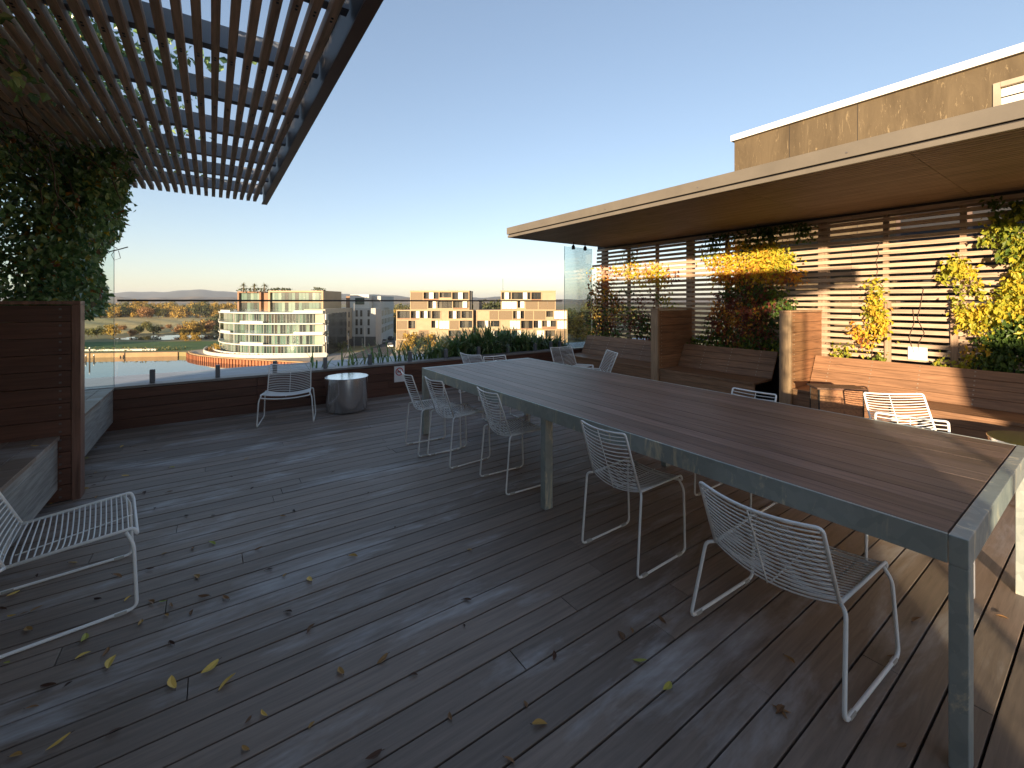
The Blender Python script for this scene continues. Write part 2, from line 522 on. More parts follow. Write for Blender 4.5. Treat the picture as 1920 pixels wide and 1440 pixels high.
lspots = [
    (2.115, 0.87, -2, 'wide white wire lounge chair in the foreground with its curved back to the viewer'),
    (-0.615, 3.03, 8, 'wide white wire lounge chair cut off by the left edge, facing the table'),
    (0.79, 6.09, 257, 'wide white wire lounge chair standing beside the round steel side table'),
    (3.62, 6.0, 12, 'white wire lounge chair beyond the table end in front of the grassy plants'),
    (5.2, 5.62, 268, 'white wire lounge chair facing the table near the glass at the bench end'),
    (5.15, 5.0, 153, 'white wire lounge chair turned sideways in front of the dark bench'),
    (4.83, 0.99, 229, 'sunlit wire lounge chair beside the wooden box table at the bright bench'),
    (3.0, 5.32, 92, 'white wire lounge chair directly behind the far short end of the table'),
]
for i, (x, yy, rz, lab) in enumerate(lspots):
    o = lounge if i == 0 else copy_tree(lounge)
    o.location = (x, yy, 0); o.rotation_euler = (0, 0, R(rz))
    tag(o, lab, 'chair', GL)

# ---------------------------------------------------------------- drum side tables
def drum(loc, lab):
    t = thing('drum_side_table', lab, 'side table', loc, 0, 'round steel drum side tables')
    x, y = loc[0], loc[1]
    MB().lathe(x, y, [(0.263, 0.012), (0.266, 0.014), (0.278, 0.452), (0.278, 0.455)], 64).build('body', M['steel'], t, smooth=True)
    MB().lathe(x, y, [(0.262, 0.4555), (0.281, 0.4555), (0.282, 0.462), (0.279, 0.465), (0.0, 0.4655)], 64).build('top', M['steel_top'], t)
    MB().lathe(x, y, [(0.215, 0.0), (0.215, 0.0115)], 40).build('base', M['dark'], t)
    for o in t.children:
        if o.name.startswith('body'):
            o.data.polygons.foreach_set('use_smooth', [len(p.vertices) == 4 for p in o.data.polygons])
    return t
drum((1.53, 6.19, 0), 'round brushed steel drum table beside the lounge chair at the parapet')
drum((5.02, 0.36, 0), 'round drum table half hidden beyond the near corner of the long table')

# ---------------------------------------------------------------- wooden box table
t = thing('box_side_table', 'narrow orange-brown timber box table standing in the sun in front of the bench', 'side table', (5.42, 1.77, 0))
Mx = Matrix.Translation((5.42, 1.77, 0)) @ Matrix.Rotation(R(42), 4, 'Z')
q = MB()
for i in range(6):
    z0 = 0.02 + i * 0.093
    q.box(-0.1, -0.2, z0, 0.1, 0.2, z0 + 0.090, None, Mx)
q.build('body', M['panel_wood'], t, bevel=0.002)
MB().box(-0.125, -0.225, 0.58, 0.125, 0.225, 0.60, 0.3, Mx).build('top', M['dark_wood_y'], t, bevel=0.002)
for sx in (-1, 1):
    for sy in (-1, 1):
        MB().box(sx * 0.1 - 0.006, sy * 0.2 - 0.006, 0, sx * 0.1 + 0.006, sy * 0.2 + 0.006, 0.579, 0.5, Mx).build('corner_strip', M['dark'], t)

# ---------------------------------------------------------------- parapet, glass, ledge
PY = 6.74
w = thing('parapet_wall', 'low dark timber clad parapet along the far edge of the deck', 'wall', (2.5, PY, 0))
q = MB()
for i in range(4):
    z0 = 0.004 + i * 0.117 if i else -0.06
    x = -1.9
    while x < 6.6:
        L = rng.choice((1.2, 1.8, 2.4)); e = min(x + L, 6.6)
        q.box(x, PY, z0, e - 0.003, PY + 0.12, 0.116 + i * 0.117); x += L
q.build('cladding', M['dark_wood'], w, bevel=0.002)
MB().box(-1.95, PY + 0.122, -0.06, 6.9, PY + 0.18, 0.47).build('core', M['dark'], w)
MB().box(-1.95, PY - 0.018, 0.474, 6.9, PY + 0.2, 0.503).build('coping', M['coping'], w, bevel=0.003)
tag(MB().box(-6, PY + 0.22, 0.38, 12, 8.1, 0.45, 0.5).build('roof_ledge', M['ledge']), kind='structure')

g = thing('glass_balustrade', 'frameless clear glass balustrade with a thin dark rail above the far parapet', 'balustrade', (2.5, PY + 0.1, 0.5))
x = -0.93
PW = 1.32
k = 0
while x < 6.0:
    e = min(x + PW, 6.08)
    MB().box(x + 0.008, PY + 0.095, 0.57, e - 0.008, PY + 0.107, 1.497, 0.5).build('glass_pane', M['glass'], g)
    for xx in (x + 0.33, e - 0.33):
        MB().box(xx - 0.026, PY + 0.072, 0.505, xx + 0.026, PY + 0.0945, 0.665).build('spigot', M['spigot'], g, bevel=0.004)
        MB().box(xx - 0.026, PY + 0.1075, 0.505, xx + 0.026, PY + 0.13, 0.665).build('spigot', M['spigot'], g, bevel=0.004)
    x += PW
MB().box(-0.92, PY + 0.084, 1.498, 6.06, PY + 0.118, 1.522).build('handrail', M['rail'], g, bevel=0.003)
# tall glass wind screens at both ends
def wind_screen(x0, x1, y, z0, z1, lab, inner):
    t = thing('glass_wind_screen', lab, 'glass screen', ((x0 + x1) / 2, y, z0))
    MB().box(x0, y, z0, x1, y + 0.012, z1, 0.5).build('pane', M['glass_tall'], t)
    xe = x1 if inner == 'hi' else x0
    e0, e1 = (xe + 0.0005, xe + 0.005) if inner == 'hi' else (xe - 0.005, xe - 0.0005)
    MB().box(e0, y, z0, e1, y + 0.012, z1, 0.5).build('glass_edge', M['glass_edge'], t)
wind_screen(-1.9, -0.945, PY + 0.05, 0.505, 2.76, 'tall clear glass wind screen behind the dense green climber', 'hi')
wind_screen(6.09, 6.9, PY + 0.05, 0.505, 2.66, 'tall clear glass wind screen at the end of the slatted screen', 'lo')

# no smoking sign on the parapet
sp = PF(773, 708, 0.33)
sx = 2.48
t = thing('no_smoking_sign', 'small white no smoking sign with red prohibition ring on the dark parapet', 'sign', (sx, PY - 0.004, 0.33))
MB().box(sx - 0.085, PY - 0.006, 0.20, sx + 0.085, PY - 0.0008, 0.455, 0.5).build('plate', M['white'], t)
def ring(cx, cz, y, r0, r1, n=36):
    q = MB()
    for i in range(n):
        a, c = 2 * math.pi * i / n, 2 * math.pi * (i + 1) / n
        q.face([(cx + r0 * math.cos(a), y, cz + r0 * math.sin(a)), (cx + r1 * math.cos(a), y, cz + r1 * math.sin(a)), (cx + r1 * math.cos(c), y, cz + r1 * math.sin(c)), (cx + r0 * math.cos(c), y, cz + r0 * math.sin(c))])
    return q
q = ring(sx, 0.365, PY - 0.0085, 0.05, 0.064)
ca, sa = math.cos(R(-45)), math.sin(R(-45))
q.face([(sx + ca * u - sa * v, PY - 0.0085, 0.365 + sa * u + ca * v) for u, v in ((-0.05, -0.007), (0.05, -0.007), (0.05, 0.007), (-0.05, 0.007))])
q.build('prohibition_ring', M['red'], t)
q = MB()
q.face([(sx - 0.04, PY - 0.0072, 0.355), (sx + 0.028, PY - 0.0072, 0.355), (sx + 0.028, PY - 0.0072, 0.369), (sx - 0.04, PY - 0.0072, 0.369)])
q.face([(sx + 0.031, PY - 0.0072, 0.355), (sx + 0.037, PY - 0.0072, 0.355), (sx + 0.037, PY - 0.0072, 0.369), (sx + 0.031, PY - 0.0072, 0.369)])
q.build('cigarette_symbol', M['black'], t)

# ---------------------------------------------------------------- right hand side: screen, dividers, benches
SX = 6.9
t = thing('slatted_screen', 'tall screen of horizontal timber slats behind the right hand bench', 'screen', (SX, 1.5, 0))
q = MB()
z = 0.62
while z < 2.60:
    yy = -4.0
    ends = 6.62 + rng.uniform(-0.01, 0.01)
    if abs(z - 2.26) < 0.03: ends += 0.14
    while yy < ends:
        L = 2.025
        e = min(yy + L, ends)
        q.box(SX - 0.032, yy, z, SX, e - 0.002, z + 0.047)
        yy += L
    z += 0.0815
q.build('slat_panel', M['slat'], t)
for k in range(0, 17):
    yy = 6.46 - 0.675 * k
    if k % 3 == 0: MB().box(SX + 0.001, yy - 0.055, 0, SX + 0.10, yy + 0.055, 2.64).build('post', M['post'], t)
    else: MB().box(SX + 0.001, yy - 0.026, 0.1, SX + 0.05, yy + 0.026, 2.64).build('post', M['post'], t)
for yy in (1.70, 1.12):
    MB().box(SX - 0.058, yy - 0.03, 0.6, SX - 0.033, yy + 0.03, 1.50).build('batten', M['post'], t)
MB().box(SX - 0.03, -4, 2.605, SX + 0.1, 6.6, 2.68).build('header', M['dark'], t)

def divider(x0, x1, y, h, lab, mats, th=0.12):
    t = thing('bench_divider', lab, 'divider', ((x0 + x1) / 2, y, 0), 0, 'tall timber dividers between the benches')
    n = int(h / 0.118); ph = (h - 0.035) / n
    front_hi = x0 > 3
    xf0, xf1 = (x0 + 0.052, x1) if front_hi else (x0, x1 - 0.052)
    q = MB()
    for i in range(n):
        q.box(xf0, y, 0.006 + i * ph, xf1, y + th, 0.006 + (i + 1) * ph - 0.004)
    q.build('board_panel', mats[0], t, bevel=0.002)
    a, c = (x0, x0 + 0.05) if front_hi else (x1 - 0.05, x1)
    MB().box(a, y - 0.006, 0, c, y + th + 0.006, h - 0.026).build('end_trim', mats[1], t, bevel=0.003)
    MB().box(x0 - 0.004, y - 0.010, h - 0.025, x1, y + th + 0.010, h).build('cap', mats[1], t, bevel=0.003)
    q = MB()
    for i in range(n):
        zc = 0.006 + (i + 0.5) * ph
        for dz in (-0.03, 0.03):
            for xs in ((c + 0.06) if front_hi else (a - 0.06),):
                q.box(xs - 0.007, y - 0.003, zc + dz - 0.007, xs + 0.007, y + 0.001, zc + dz + 0.007)
    q.build('screw_row', mats[2], t)
    return t
divider(5.88, 6.84, 4.34, 1.385, 'dark shaded timber divider between the two far benches on the right', (M['panel_wood'], M['trim_wood'], M['screw']))
divider(5.88, 6.84, 2.40, 1.385, 'sunlit orange timber divider between the middle and near benches on the right', (M['panel_wood'], M['trim_wood'], M['screw']))
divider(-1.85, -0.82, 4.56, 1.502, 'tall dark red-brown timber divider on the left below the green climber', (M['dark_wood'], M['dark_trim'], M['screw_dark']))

def bench_right(y0, y1, lab):
    t = thing('bench', lab, 'bench', (6.2, (y0 + y1) / 2, 0), 0, 'built-in timber benches along the right side')
    q = MB()
    for i in range(5):
        x0 = 5.905 + i * 0.103
        q.box(x0, y0, 0.385, x0 + 0.099, y1, 0.415)
    q.build('seat', M['seat_wood'], t, bevel=0.002)
    q = MB()
    for i in range(3):
        q.box(5.925, y0, 0.085 + i * 0.1, 5.945, y1, 0.085 + i * 0.1 + 0.096)
    q.build('front_panel', M['seat_wood'], t)
    MB().box(5.99, y0 + 0.01, 0, 6.36, y1 - 0.01, 0.083).build('plinth', M['dark'], t)
    # sloping back
    base = Vector((6.405, 0, 0.418)); topv = Vector((6.60, 0, 0.785))
    dr = (topv - base); Lb = dr.length; dr.normalize(); nn = Vector((-dr.z, 0, dr.x))
    q = MB(); n = 4; bw = Lb / n
    Mt = Matrix(((nn.x, 0, dr.x, base.x), (0, 1, 0, 0), (nn.z, 0, dr.z, base.z), (0, 0, 0, 1)))
    for i in range(n):
        q.box(-0.0, y0, i * bw, -0.024, y1, (i + 1) * bw - 0.004, None, Mt)
    q.build('backrest', M['seat_wood'], t, bevel=0.002)
    s = MB()
    yy = y0 + 0.22
    while yy < y1:
        for i in range(n):
            for f in (0.25, 0.72):
                s.box(0.002, yy - 0.006, (i + f) * bw - 0.006, -0.001, yy + 0.006, (i + f) * bw + 0.006, None, Mt)
        yy += 0.43
    tag(s.build('screw_row', M['screw'], t), kind='stuff')
    # closed planter box behind the back
    MB().box(6.60, y0 + 0.003, 0.05, 6.845, y1 - 0.003, 0.70).build('planter_box', M['dark'], t)
    return t
bench_right(4.475, 6.62, 'shaded timber bench at the far end of the right side')
bench_right(2.85, 4.325, 'middle timber bench below the red and yellow climber, mostly in shade')
bench_right(-3.6, 2.385, 'long sunlit timber bench nearest the viewer on the right')

# white sign on the screen
sp = PX(1720, 663, SX - 0.05)
t = tag(MB().box(SX - 0.045, sp.y - 0.085, sp.z - 0.075, SX - 0.036, sp.y + 0.085, sp.z + 0.075, 0.5).build('notice_plate', M['white'], None, loc=(SX - 0.04, sp.y, sp.z), bevel=0.002), 'blank white plate fixed to the lower slats of the sunlit screen', 'sign')

# canopy over the right side
t = thing('canopy_roof', 'long flat cantilevered canopy with tan metal fascia and timber soffit on the right', 'canopy', (6, 1.2, 2.65))
CX0, CX1, CY0, CY1 = 4.36, 7.7, -5.0, 6.42
MB().box(CX0, CY0, 2.705, CX0 + 0.02, CY1, 2.825).build('fascia', M['fascia'], t, bevel=0.003)
MB().box(CX0 + 0.012, CY0, 2.645, CX0 + 0.045, CY1 - 0.012, 2.69).build('fascia_lip', M['fascia'], t, bevel=0.004)
MB().box(CX0 + 0.0205, CY1 - 0.02, 2.705, CX1, CY1, 2.825).build('fascia', M['fascia'], t, bevel=0.003)
MB().box(CX0 + 0.046, CY1 - 0.045, 2.648, CX1, CY1 - 0.012, 2.69).build('fascia_lip', M['fascia'], t, bevel=0.004)
MB().box(CX0 + 0.03, CY0, 2.69, CX1, CY1 - 0.03, 2.81).build('roof_deck', M['dark'], t)
q = MB()
x = CX0 + 0.05
while x < CX1 - 0.1:
    yy = CY1 - 0.047
    while yy > CY0:
        e = max(yy - 1.35, CY0)
        q.box(x, e + 0.004, 2.655, x + 0.050, yy, 2.688)
        yy -= 1.35
    x += 0.064
q.build('soffit', M['soffit'], t)
q = MB()
for yy in (5.4, 4.05, 2.7, 1.35, 0.0):
    q.box(CX0 + 0.0, yy - 0.006, 2.74, CX0 - 0.004, yy + 0.006, 2.752)
q.build('fixing', M['screw_dark'], t)
for u, lab in ((1075, 'left of the two small black downlights hanging under the canopy end'), (1097, 'right of the two small black downlights hanging under the canopy end')):
    a = (u - CX) / F_PX
    Y = 6.2; Z = Y / (FY + RY * a); X = Z * (FX + RX * a)
    f = thing('downlight', lab, 'light fitting', (X, Y, 2.66), 0, 'small downlights under the canopy')
    MB().tube([(X, Y, 2.66), (X, Y, 2.60)], 0.008, 6).build('stem', M['black'], f)
    MB().lathe(X, Y, [(0.018, 2.60), (0.034, 2.57), (0.034, 2.52), (0.028, 2.515)], 14).build('lamp_head', M['black'], f)

# upper storey beyond the screen
m = NT('stained brown render')
vec = m.coords((1, 1.6, 0.28))
n1 = m.noise(vec, 2.2, 7, 0.7, 0.8)
n2 = m.noise(m.coords((2, 9, 1.6)), 1.5, 8, 0.78, 1.6)
c = m.ramp(n1, [(0.3, (0.085, 0.062, 0.036)), (0.7, (0.145, 0.108, 0.063))])
c = m.mix(m.ramp(n2, [(0.58, 0.0), (0.66, 0.6)]), c, (0.36, 0.27, 0.15))
M['render'] = m.set(c, 0.75, 0, 0.2)
M['cap'] = paint('white parapet cap', (0.82, 0.80, 0.76), 0.45)
M['frame_tan'] = paint('tan window frame', (0.36, 0.30, 0.22), 0.5)
M['louvre'] = paint('white blind', (0.72, 0.69, 0.62), 0.5)
UX = 9.0
t = thing('upper_storey', 'stained brown upper storey with white parapet cap rising behind the canopy', 'building', (UX + 3, 0, 0))
uy = PX(1377, 300, UX).y
q = MB()
yy = uy
wy0 = PX(1862, 180, UX).y
wz0, wz1 = 2.9, PX(1862, 158, UX).z
q.box(UX, wy0, -0.3, UX + 6, uy, 4.86, 0.5)
q.box(UX, -9, -0.3, UX + 6, wy0, wz0, 0.5)
q.box(UX, -9, wz1, UX + 6, wy0, 4.86, 0.5)
q.box(UX + 0.6, -9, wz0, UX + 6, wy0, wz1, 0.5)
q.build('wall', M['render'], t)
q = MB()
for yy in (uy - 1.05, uy - 2.1):
    q.box(UX - 0.0015, yy - 0.004, 2.4, UX + 0.001, yy + 0.004, 4.86)
q.build('panel_joint', M['dark'], t)
MB().box(UX - 0.06, -9, 4.86, UX + 6.05, uy + 0.05, 4.98).build('parapet_cap', M['cap'], t, bevel=0.004)
dw = MB().box(UX - 0.012, 0.5, 0.2, UX - 0.001, 2.13, 3.08, 0.5).build('dark_panel_frame', M['fascia_dark'], t)  # dark panels added on the wall to darken the gaps between slats
MB().box(UX - 0.020, 0.56, 0.25, UX - 0.0125, 1.28, 3.02, 0.5).build('dark_panel', M['black'], dw)
MB().box(UX - 0.020, 1.34, 0.25, UX - 0.0125, 2.07, 3.02, 0.5).build('dark_panel', M['black'], dw)
wn = MB()
wn.box(UX - 0.02, wy0 - 0.07, wz0 + 0.002, UX + 0.10, wy0 - 0.002, wz1 - 0.002); wn.box(UX - 0.02, -9, wz1 - 0.07, UX + 0.10, wy0 - 0.072, wz1 - 0.002); wn.box(UX - 0.02, -9, wz0 + 0.002, UX + 0.1, wy0 - 0.072, wz0 + 0.06)
wf = wn.build('window', M['frame_tan'], t)
q = MB()
zz = wz0 + 0.062
while zz < wz1 - 0.09:
    q.box(UX + 0.05, -9, zz, UX + 0.07, wy0 - 0.072, min(zz + 0.135, wz1 - 0.075)); zz += 0.155
q.build('louvre', M['louvre'], wf)

# ---------------------------------------------------------------- left hand side
t = thing('slatted_screen', 'timber slatted screen almost hidden behind the dense green climber on the left', 'screen', (-1.95, 2, 0))
q = MB()
z = 0.0
while z < 2.72:
    q.box(-2.0, -2.3, z, -1.955, 6.6, z + 0.0745); z += 0.078
q.build('slat_panel', M['slat'], t)
for k in range(0, 14):
    yy = 6.46 - 0.675 * k
    MB().box(-2.10, yy - 0.05, 0, -2.001, yy + 0.05, 2.80).build('post', M['post'], t)
def bench_left(y0, y1, lab):
    t = thing('bench', lab, 'bench', (-1.4, (y0 + y1) / 2, 0), 0, 'built-in timber benches along the left side')
    q = MB()
    for i in range(7):
        x1 = -0.93 - i * 0.125
        q.box(x1 - 0.121, y0, 0.47, x1, y1, 0.498)
    q.build('seat', M['deck'], t, bevel=0.002)
    q = MB()
    for z0, z1 in ((0.10, 0.17), (0.173, 0.40), (0.403, 0.468)):
        q.box(-0.962, y0, z0, -0.942, y1, z1)
    q.build('front_panel', M['grey_wood'], t, bevel=0.002)
    MB().box(-1.8, y0 + 0.01, 0, -1.02, y1 - 0.01, 0.098).build('plinth', M['dark'], t)
    return t
bench_left(4.69, 6.73, 'weathered grey bench in the far left corner behind the dark divider')
bench_left(-2.2, 4.552, 'weathered grey bench at the left edge in front of the dark divider')

# pergola
t = thing('pergola', 'slatted timber pergola with grey steel beams jutting over the terrace at upper left', 'pergola', (-0.7, 2.2, 2.72))
GX0, GX1, GY0, GY1 = -2.1, 0.57, -1.85, 6.24
q = MB()
x = GX1 - 0.06 - 0.071
while x > GX0:
    yy = GY1 + 0.07
    while yy > GY0:
        e = max(yy - 2.7, GY0)
        q.box(x - 0.0175, e + 0.002, 2.76, x + 0.0175, yy, 2.815)
        yy -= 2.7
    x -= 0.071
q.build('slat_panel', M['pergola_slat'], t)
for k in range(13):
    yy = 6.09 - 0.675 * k
    if yy < GY0: break
    MB().box(GX0, yy - 0.03, 2.8155, GX1 - 0.062, yy + 0.03, 2.93).build('beam', M['beam'], t)
q = MB()
q.box(GX1 - 0.012, GY0, 2.72, GX1, GY1, 2.95); q.box(GX1 - 0.06, GY0, 2.72, GX1 - 0.0125, GY1, 2.732); q.box(GX1 - 0.06, GY0, 2.938, GX1 - 0.0125, GY1, 2.95)
q.build('fascia', M['fascia_dark'], t)
MB().box(GX1 - 0.0125 - 0.035, GY0, 2.7325, GX1 - 0.0125, GY1 - 0.02, 2.937).build('fascia_web', M['dark'], t)
q = MB()
x = GX1 - 0.131
while x > GX0:
    for k in range(12):
        yy = 6.09 - 0.675 * k
        if yy > 1.2: q.box(x - 0.005, yy - 0.018, 2.757, x + 0.005, yy - 0.008, 2.7605); q.box(x - 0.005, yy + 0.008, 2.757, x + 0.005, yy + 0.018, 2.7605)
    x -= 0.071
tag(q.build('screw_row', M['black'], t), kind='stuff')

# wall at the back left, behind the viewer: its end and the gap before it let the low sun in
t = thing('stair_wall', 'rendered stair wall at the back left of the terrace behind the viewer', 'wall', (-2.0, -6.2, 0))
MB().box(-2.2, -12.0, -0.3, -1.95, -4.3, 2.42, 0.5).build('wall', M['render'], t)
MB().box(-2.24, -12.0, 2.4205, -1.91, -4.28, 2.46, 0.5).build('cap', M['coping'], t)
g = thing('glass_balustrade', 'short glass balustrade between the left screen and the stair wall behind the viewer', 'balustrade', (-2.0, -3.3, 0))
MB().box(-2.0, -2.66, 0.06, -1.988, -2.36, 2.6, 0.5).build('glass_pane', M['glass_tall'], g)
MB().box(-2.01, -2.70, 0, -1.978, -2.662, 2.7).build('post', M['dark'], g)
HAZE = 0.00008
# ================================================================== VIEW BEYOND
GZ = -14.0
def ground(name, stops, sc, rough=0.9, stretch=(1, 1, 1), det=8):
    m = NT(name)
    f = m.noise(m.coords(stretch), sc, det, 0.65, 0.3)
    return m.set(m.ramp(f, stops), rough, 0, 0.2)
M['terrain'] = ground('dry grassland', [(0.3, (0.15, 0.13, 0.055)), (0.5, (0.25, 0.205, 0.095)), (0.7, (0.33, 0.27, 0.13))], 0.02)
M['paving'] = ground('pale promenade paving', [(0.3, (0.30, 0.26, 0.21)), (0.7, (0.40, 0.35, 0.29))], 0.25)
M['road'] = ground('asphalt', [(0.3, (0.06, 0.06, 0.062)), (0.7, (0.09, 0.088, 0.085))], 0.3)
M['lawn'] = ground('lawn', [(0.3, (0.06, 0.10, 0.03)), (0.7, (0.11, 0.17, 0.045))], 0.12)
M['reeds'] = ground('dry reed bed', [(0.3, (0.27, 0.20, 0.08)), (0.5, (0.40, 0.31, 0.13)), (0.7, (0.50, 0.40, 0.19))], 0.10, 0.9, (1, 1, 1), 10)
M['hill'] = ground('wooded hills', [(0.35, (0.05, 0.055, 0.04)), (0.65, (0.11, 0.10, 0.07))], 0.004)
M['hill_low'] = ground('tan foothills', [(0.35, (0.09, 0.075, 0.05)), (0.5, (0.20, 0.155, 0.105)), (0.66, (0.30, 0.235, 0.17))], 0.006)
m = NT('river water')
f = m.noise(m.coords((1, 1, 1)), 0.5, 4, 0.6)
m.bump(f, 0.02, 0.08)
M['water'] = m.set((0.02, 0.035, 0.04), 0.04, 0, 0.5)

# shoreline of the land (camera plan metres)
quay = [(-99, 131), (-95, 126.5), (-89, 122), (-82, 118.2), (-75, 115.4), (-68, 113.2), (-60, 110.6), (-54, 108.6), (-48, 107), (-42, 105.8)]
shore = [(-4000, 124), (-400, 124), (-220, 127), (-130, 127.5), (-102, 131.5)] + quay + [(-30, 104), (0, 100), (40, 94), (90, 70), (160, 10), (400, -200), (4000, -900), (4000, 9000), (-4000, 9000)]
tr = MB(); tr.prism([W(*p) for p in shore], -18, GZ)
tag(tr.build('terrain', M['terrain']), kind='structure', label='dry grassland and river banks')
wt = MB(); c0 = [(-4000, -400), (4000, -1000), (4000, 300), (-4000, 300)]
wt.face([(*W(*p), -15.25) for p in c0])
tag(wt.build('river', M['water']), kind='structure')
def sheet(name, pts, z, mat, kind='structure'):
    q = MB(); q.face([(*W(*p), z) for p in pts])
    return tag(q.build(name, mat), kind=kind)
# lawns, paving, road
sheet('lawn', [(-400, 128.5), (-220, 130.5), (-130, 131), (-103, 135), (-97, 146), (-100, 168), (-140, 165), (-260, 160), (-400, 158)], GZ + 0.012, M['lawn'])
sheet('promenade', [(-101, 133.5)] + [(x, z + 1.0) for x, z in quay] + [(-30, 105), (0, 101), (40, 95), (90, 72), (95, 132), (-38, 132), (-46, 132), (-56, 126), (-80, 142), (-96, 150)], GZ + 0.008, M['paving'])
sheet('road', [(-46.5, 118), (-40, 115), (-34, 118), (-40, 150), (-46, 200), (-60, 290), (-67, 290), (-51.2, 190), (-47, 150)], GZ + 0.016, M['road'])
sheet('pavement', [(-44, 117.6), (-30, 112), (20, 106), (60, 98), (60, 101), (20, 109), (-30, 115), (-39.5, 119)], GZ + 0.016, M['road'])
# backwater glimpsed beyond the bank
sheet('backwater', [(-168, 178), (-150, 172), (-118, 176), (-108, 190), (-120, 200), (-160, 198)], GZ + 0.02, M['water'])
# reed bed: one bumpy mass
rb = MB(); gx, gz = 90, 40
grid = {}
for i in range(gx + 1):
    for j in range(gz + 1):
        Zc = 205 + j * 5.6; xc = -Zc * (1.25 - 1.05 * i / gx)
        h = 0.8 + 0.35 * rng.random() + 0.25 * math.sin(i * 0.7 + j * 0.35)
        if i in (0, gx) or j in (0, gz): h = 0
        grid[i, j] = len(rb.v); rb.v.append((*W(xc + rng.uniform(-.5, .5), Zc + rng.uniform(-1, 1)), GZ + max(0.05, h)))
for i in range(gx):
    for j in range(gz):
        rb.f.append((grid[i, j], grid[i + 1, j], grid[i + 1, j + 1], grid[i, j + 1])); rb.r.append(rng.random())
tag(rb.build('reed_bed', M['reeds'], smooth=True), 'wide bed of dry golden reeds beyond the river', 'reeds', kind='stuff')
# far hills
def ridge(name, Z, prof, mat, depth, a0=-1.6, a1=1.6, n=260):
    q = MB(); cols = []
    for i in range(n + 1):
        a = a0 + (a1 - a0) * i / n
        u = CX + a * F_PX
        h = prof(u)
        row = []
        for (dz, hh) in ((0, 0.0), (0.25, 0.5 + 0.1 * math.sin(i * 0.9)), (0.55, 0.86 + 0.05 * math.sin(i * 1.7 + 1)), (1.0, 1.0), (1.7, 0.7)):
            Zc = Z + depth * dz
            row.append(len(q.v)); q.v.append((*W(a * Zc, Zc), GZ - 1 + (h * Zc + 1.5 - GZ + 1) * hh if hh > 0 else GZ - 1))
        cols.append(row)
    for i in range(n):
        for k in range(4):
            q.f.append((cols[i][k], cols[i + 1][k], cols[i + 1][k + 1], cols[i][k + 1])); q.r.append(0.5)
    return tag(q.build(name, mat, smooth=True), kind='structure')
def prof_far(u):
    base = 18.5 - 8.5 * max(0, min(1, (u - 430) / 300)) - 6 * max(0, min(1, (u - 780) / 300))
    return (base + 2.2 * math.sin(u / 47.0) + 1.3 * math.sin(u / 19.0 + 1) + 0.6 * math.sin(u / 7.3)) / F_PX
def prof_low(u):
    base = 7.5 - 3 * max(0, min(1, (u - 500) / 300))
    return (base + 1.2 * math.sin(u / 31.0 + 2) + 0.8 * math.sin(u / 11.0)) / F_PX
ridge('hills', 5200, prof_far, M['hill'], 1500)
ridge('foothills', 2300, prof_low, M['hill_low'], 900)

# quay wall of sheet piles, bank edging, retaining walls
M['pile'] = ground('rusty sheet piles', [(0.3, (0.26, 0.095, 0.045)), (0.7, (0.40, 0.165, 0.08))], 0.7)
M['stone'] = ground('sandy bank edge', [(0.3, (0.30, 0.19, 0.10)), (0.7, (0.42, 0.28, 0.15))], 0.4)
M['cream'] = paint('cream painted concrete', (0.52, 0.48, 0.41), 0.6, 0.3, 0, 0.06, 0.4)
M['white_slab'] = paint('white balcony slab', (0.56, 0.54, 0.48), 0.5, 0.3, 0, 0.05, 0.3)
def resample(pts, step):
    out = []; carry = 0
    for (a, b) in zip(pts, pts[1:]):
        L = math.hypot(b[0] - a[0], b[1] - a[1]); d = carry
        while d < L:
            out.append((a[0] + (b[0] - a[0]) * d / L, a[1] + (b[1] - a[1]) * d / L)); d += step
        carry = d - L
    out.append(pts[-1]); return out
q = MB(); rs = resample(quay, 0.55)
for i, (a, b) in enumerate(zip(rs, rs[1:])):
    o = 0.0 if i % 2 else 0.32
    A, B = (a[0] + o * 0.35, a[1] - 0.25 - o), (b[0] + o * 0.35, b[1] - 0.25 - o)
    q.prism([W(*A), W(*B), W(b[0], b[1] + 0.3), W(a[0], a[1] + 0.3)], -16.2, GZ - 0.02)
qw = thing('quay_wall', 'rust-red sheet pile quay wall curving round the waterfront', 'quay wall', (*W(-70, 113), -16))
q.build('sheet_piling', M['pile'], qw)
def wall_along(pts, z0, z1, th):
    q = MB()
    for a, b in zip(pts, pts[1:]):
        dx, dz = b[0] - a[0], b[1] - a[1]; L = math.hypot(dx, dz); nx, nz = -dz / L * th, dx / L * th
        q.prism([W(*a), W(*b), W(b[0] + nx, b[1] + nz), W(a[0] + nx, a[1] + nz)], z0, z1)
    return q
wall_along([(x, z + 0.35) for x, z in quay], GZ - 0.4, GZ + 0.22, 0.7).build('coping', M['stone'], qw)
tag(wall_along([(-400, 123.6), (-220, 126.6), (-130, 127.1), (-102, 131.1)], -16, GZ + 0.05, 1.6).build('bank_edging', M['stone'], None, loc=(*W(-220, 127), -16)), 'low sandy orange edge along the far river bank', 'river bank')
tag(wall_along([(-152, 133), (-140, 132.6), (-112, 135.2)], GZ, GZ + 0.6, 0.5).build('garden_wall', M['cream'], None, loc=(*W(-130, 133), GZ)), 'long low white garden wall on the riverside lawn', 'wall')

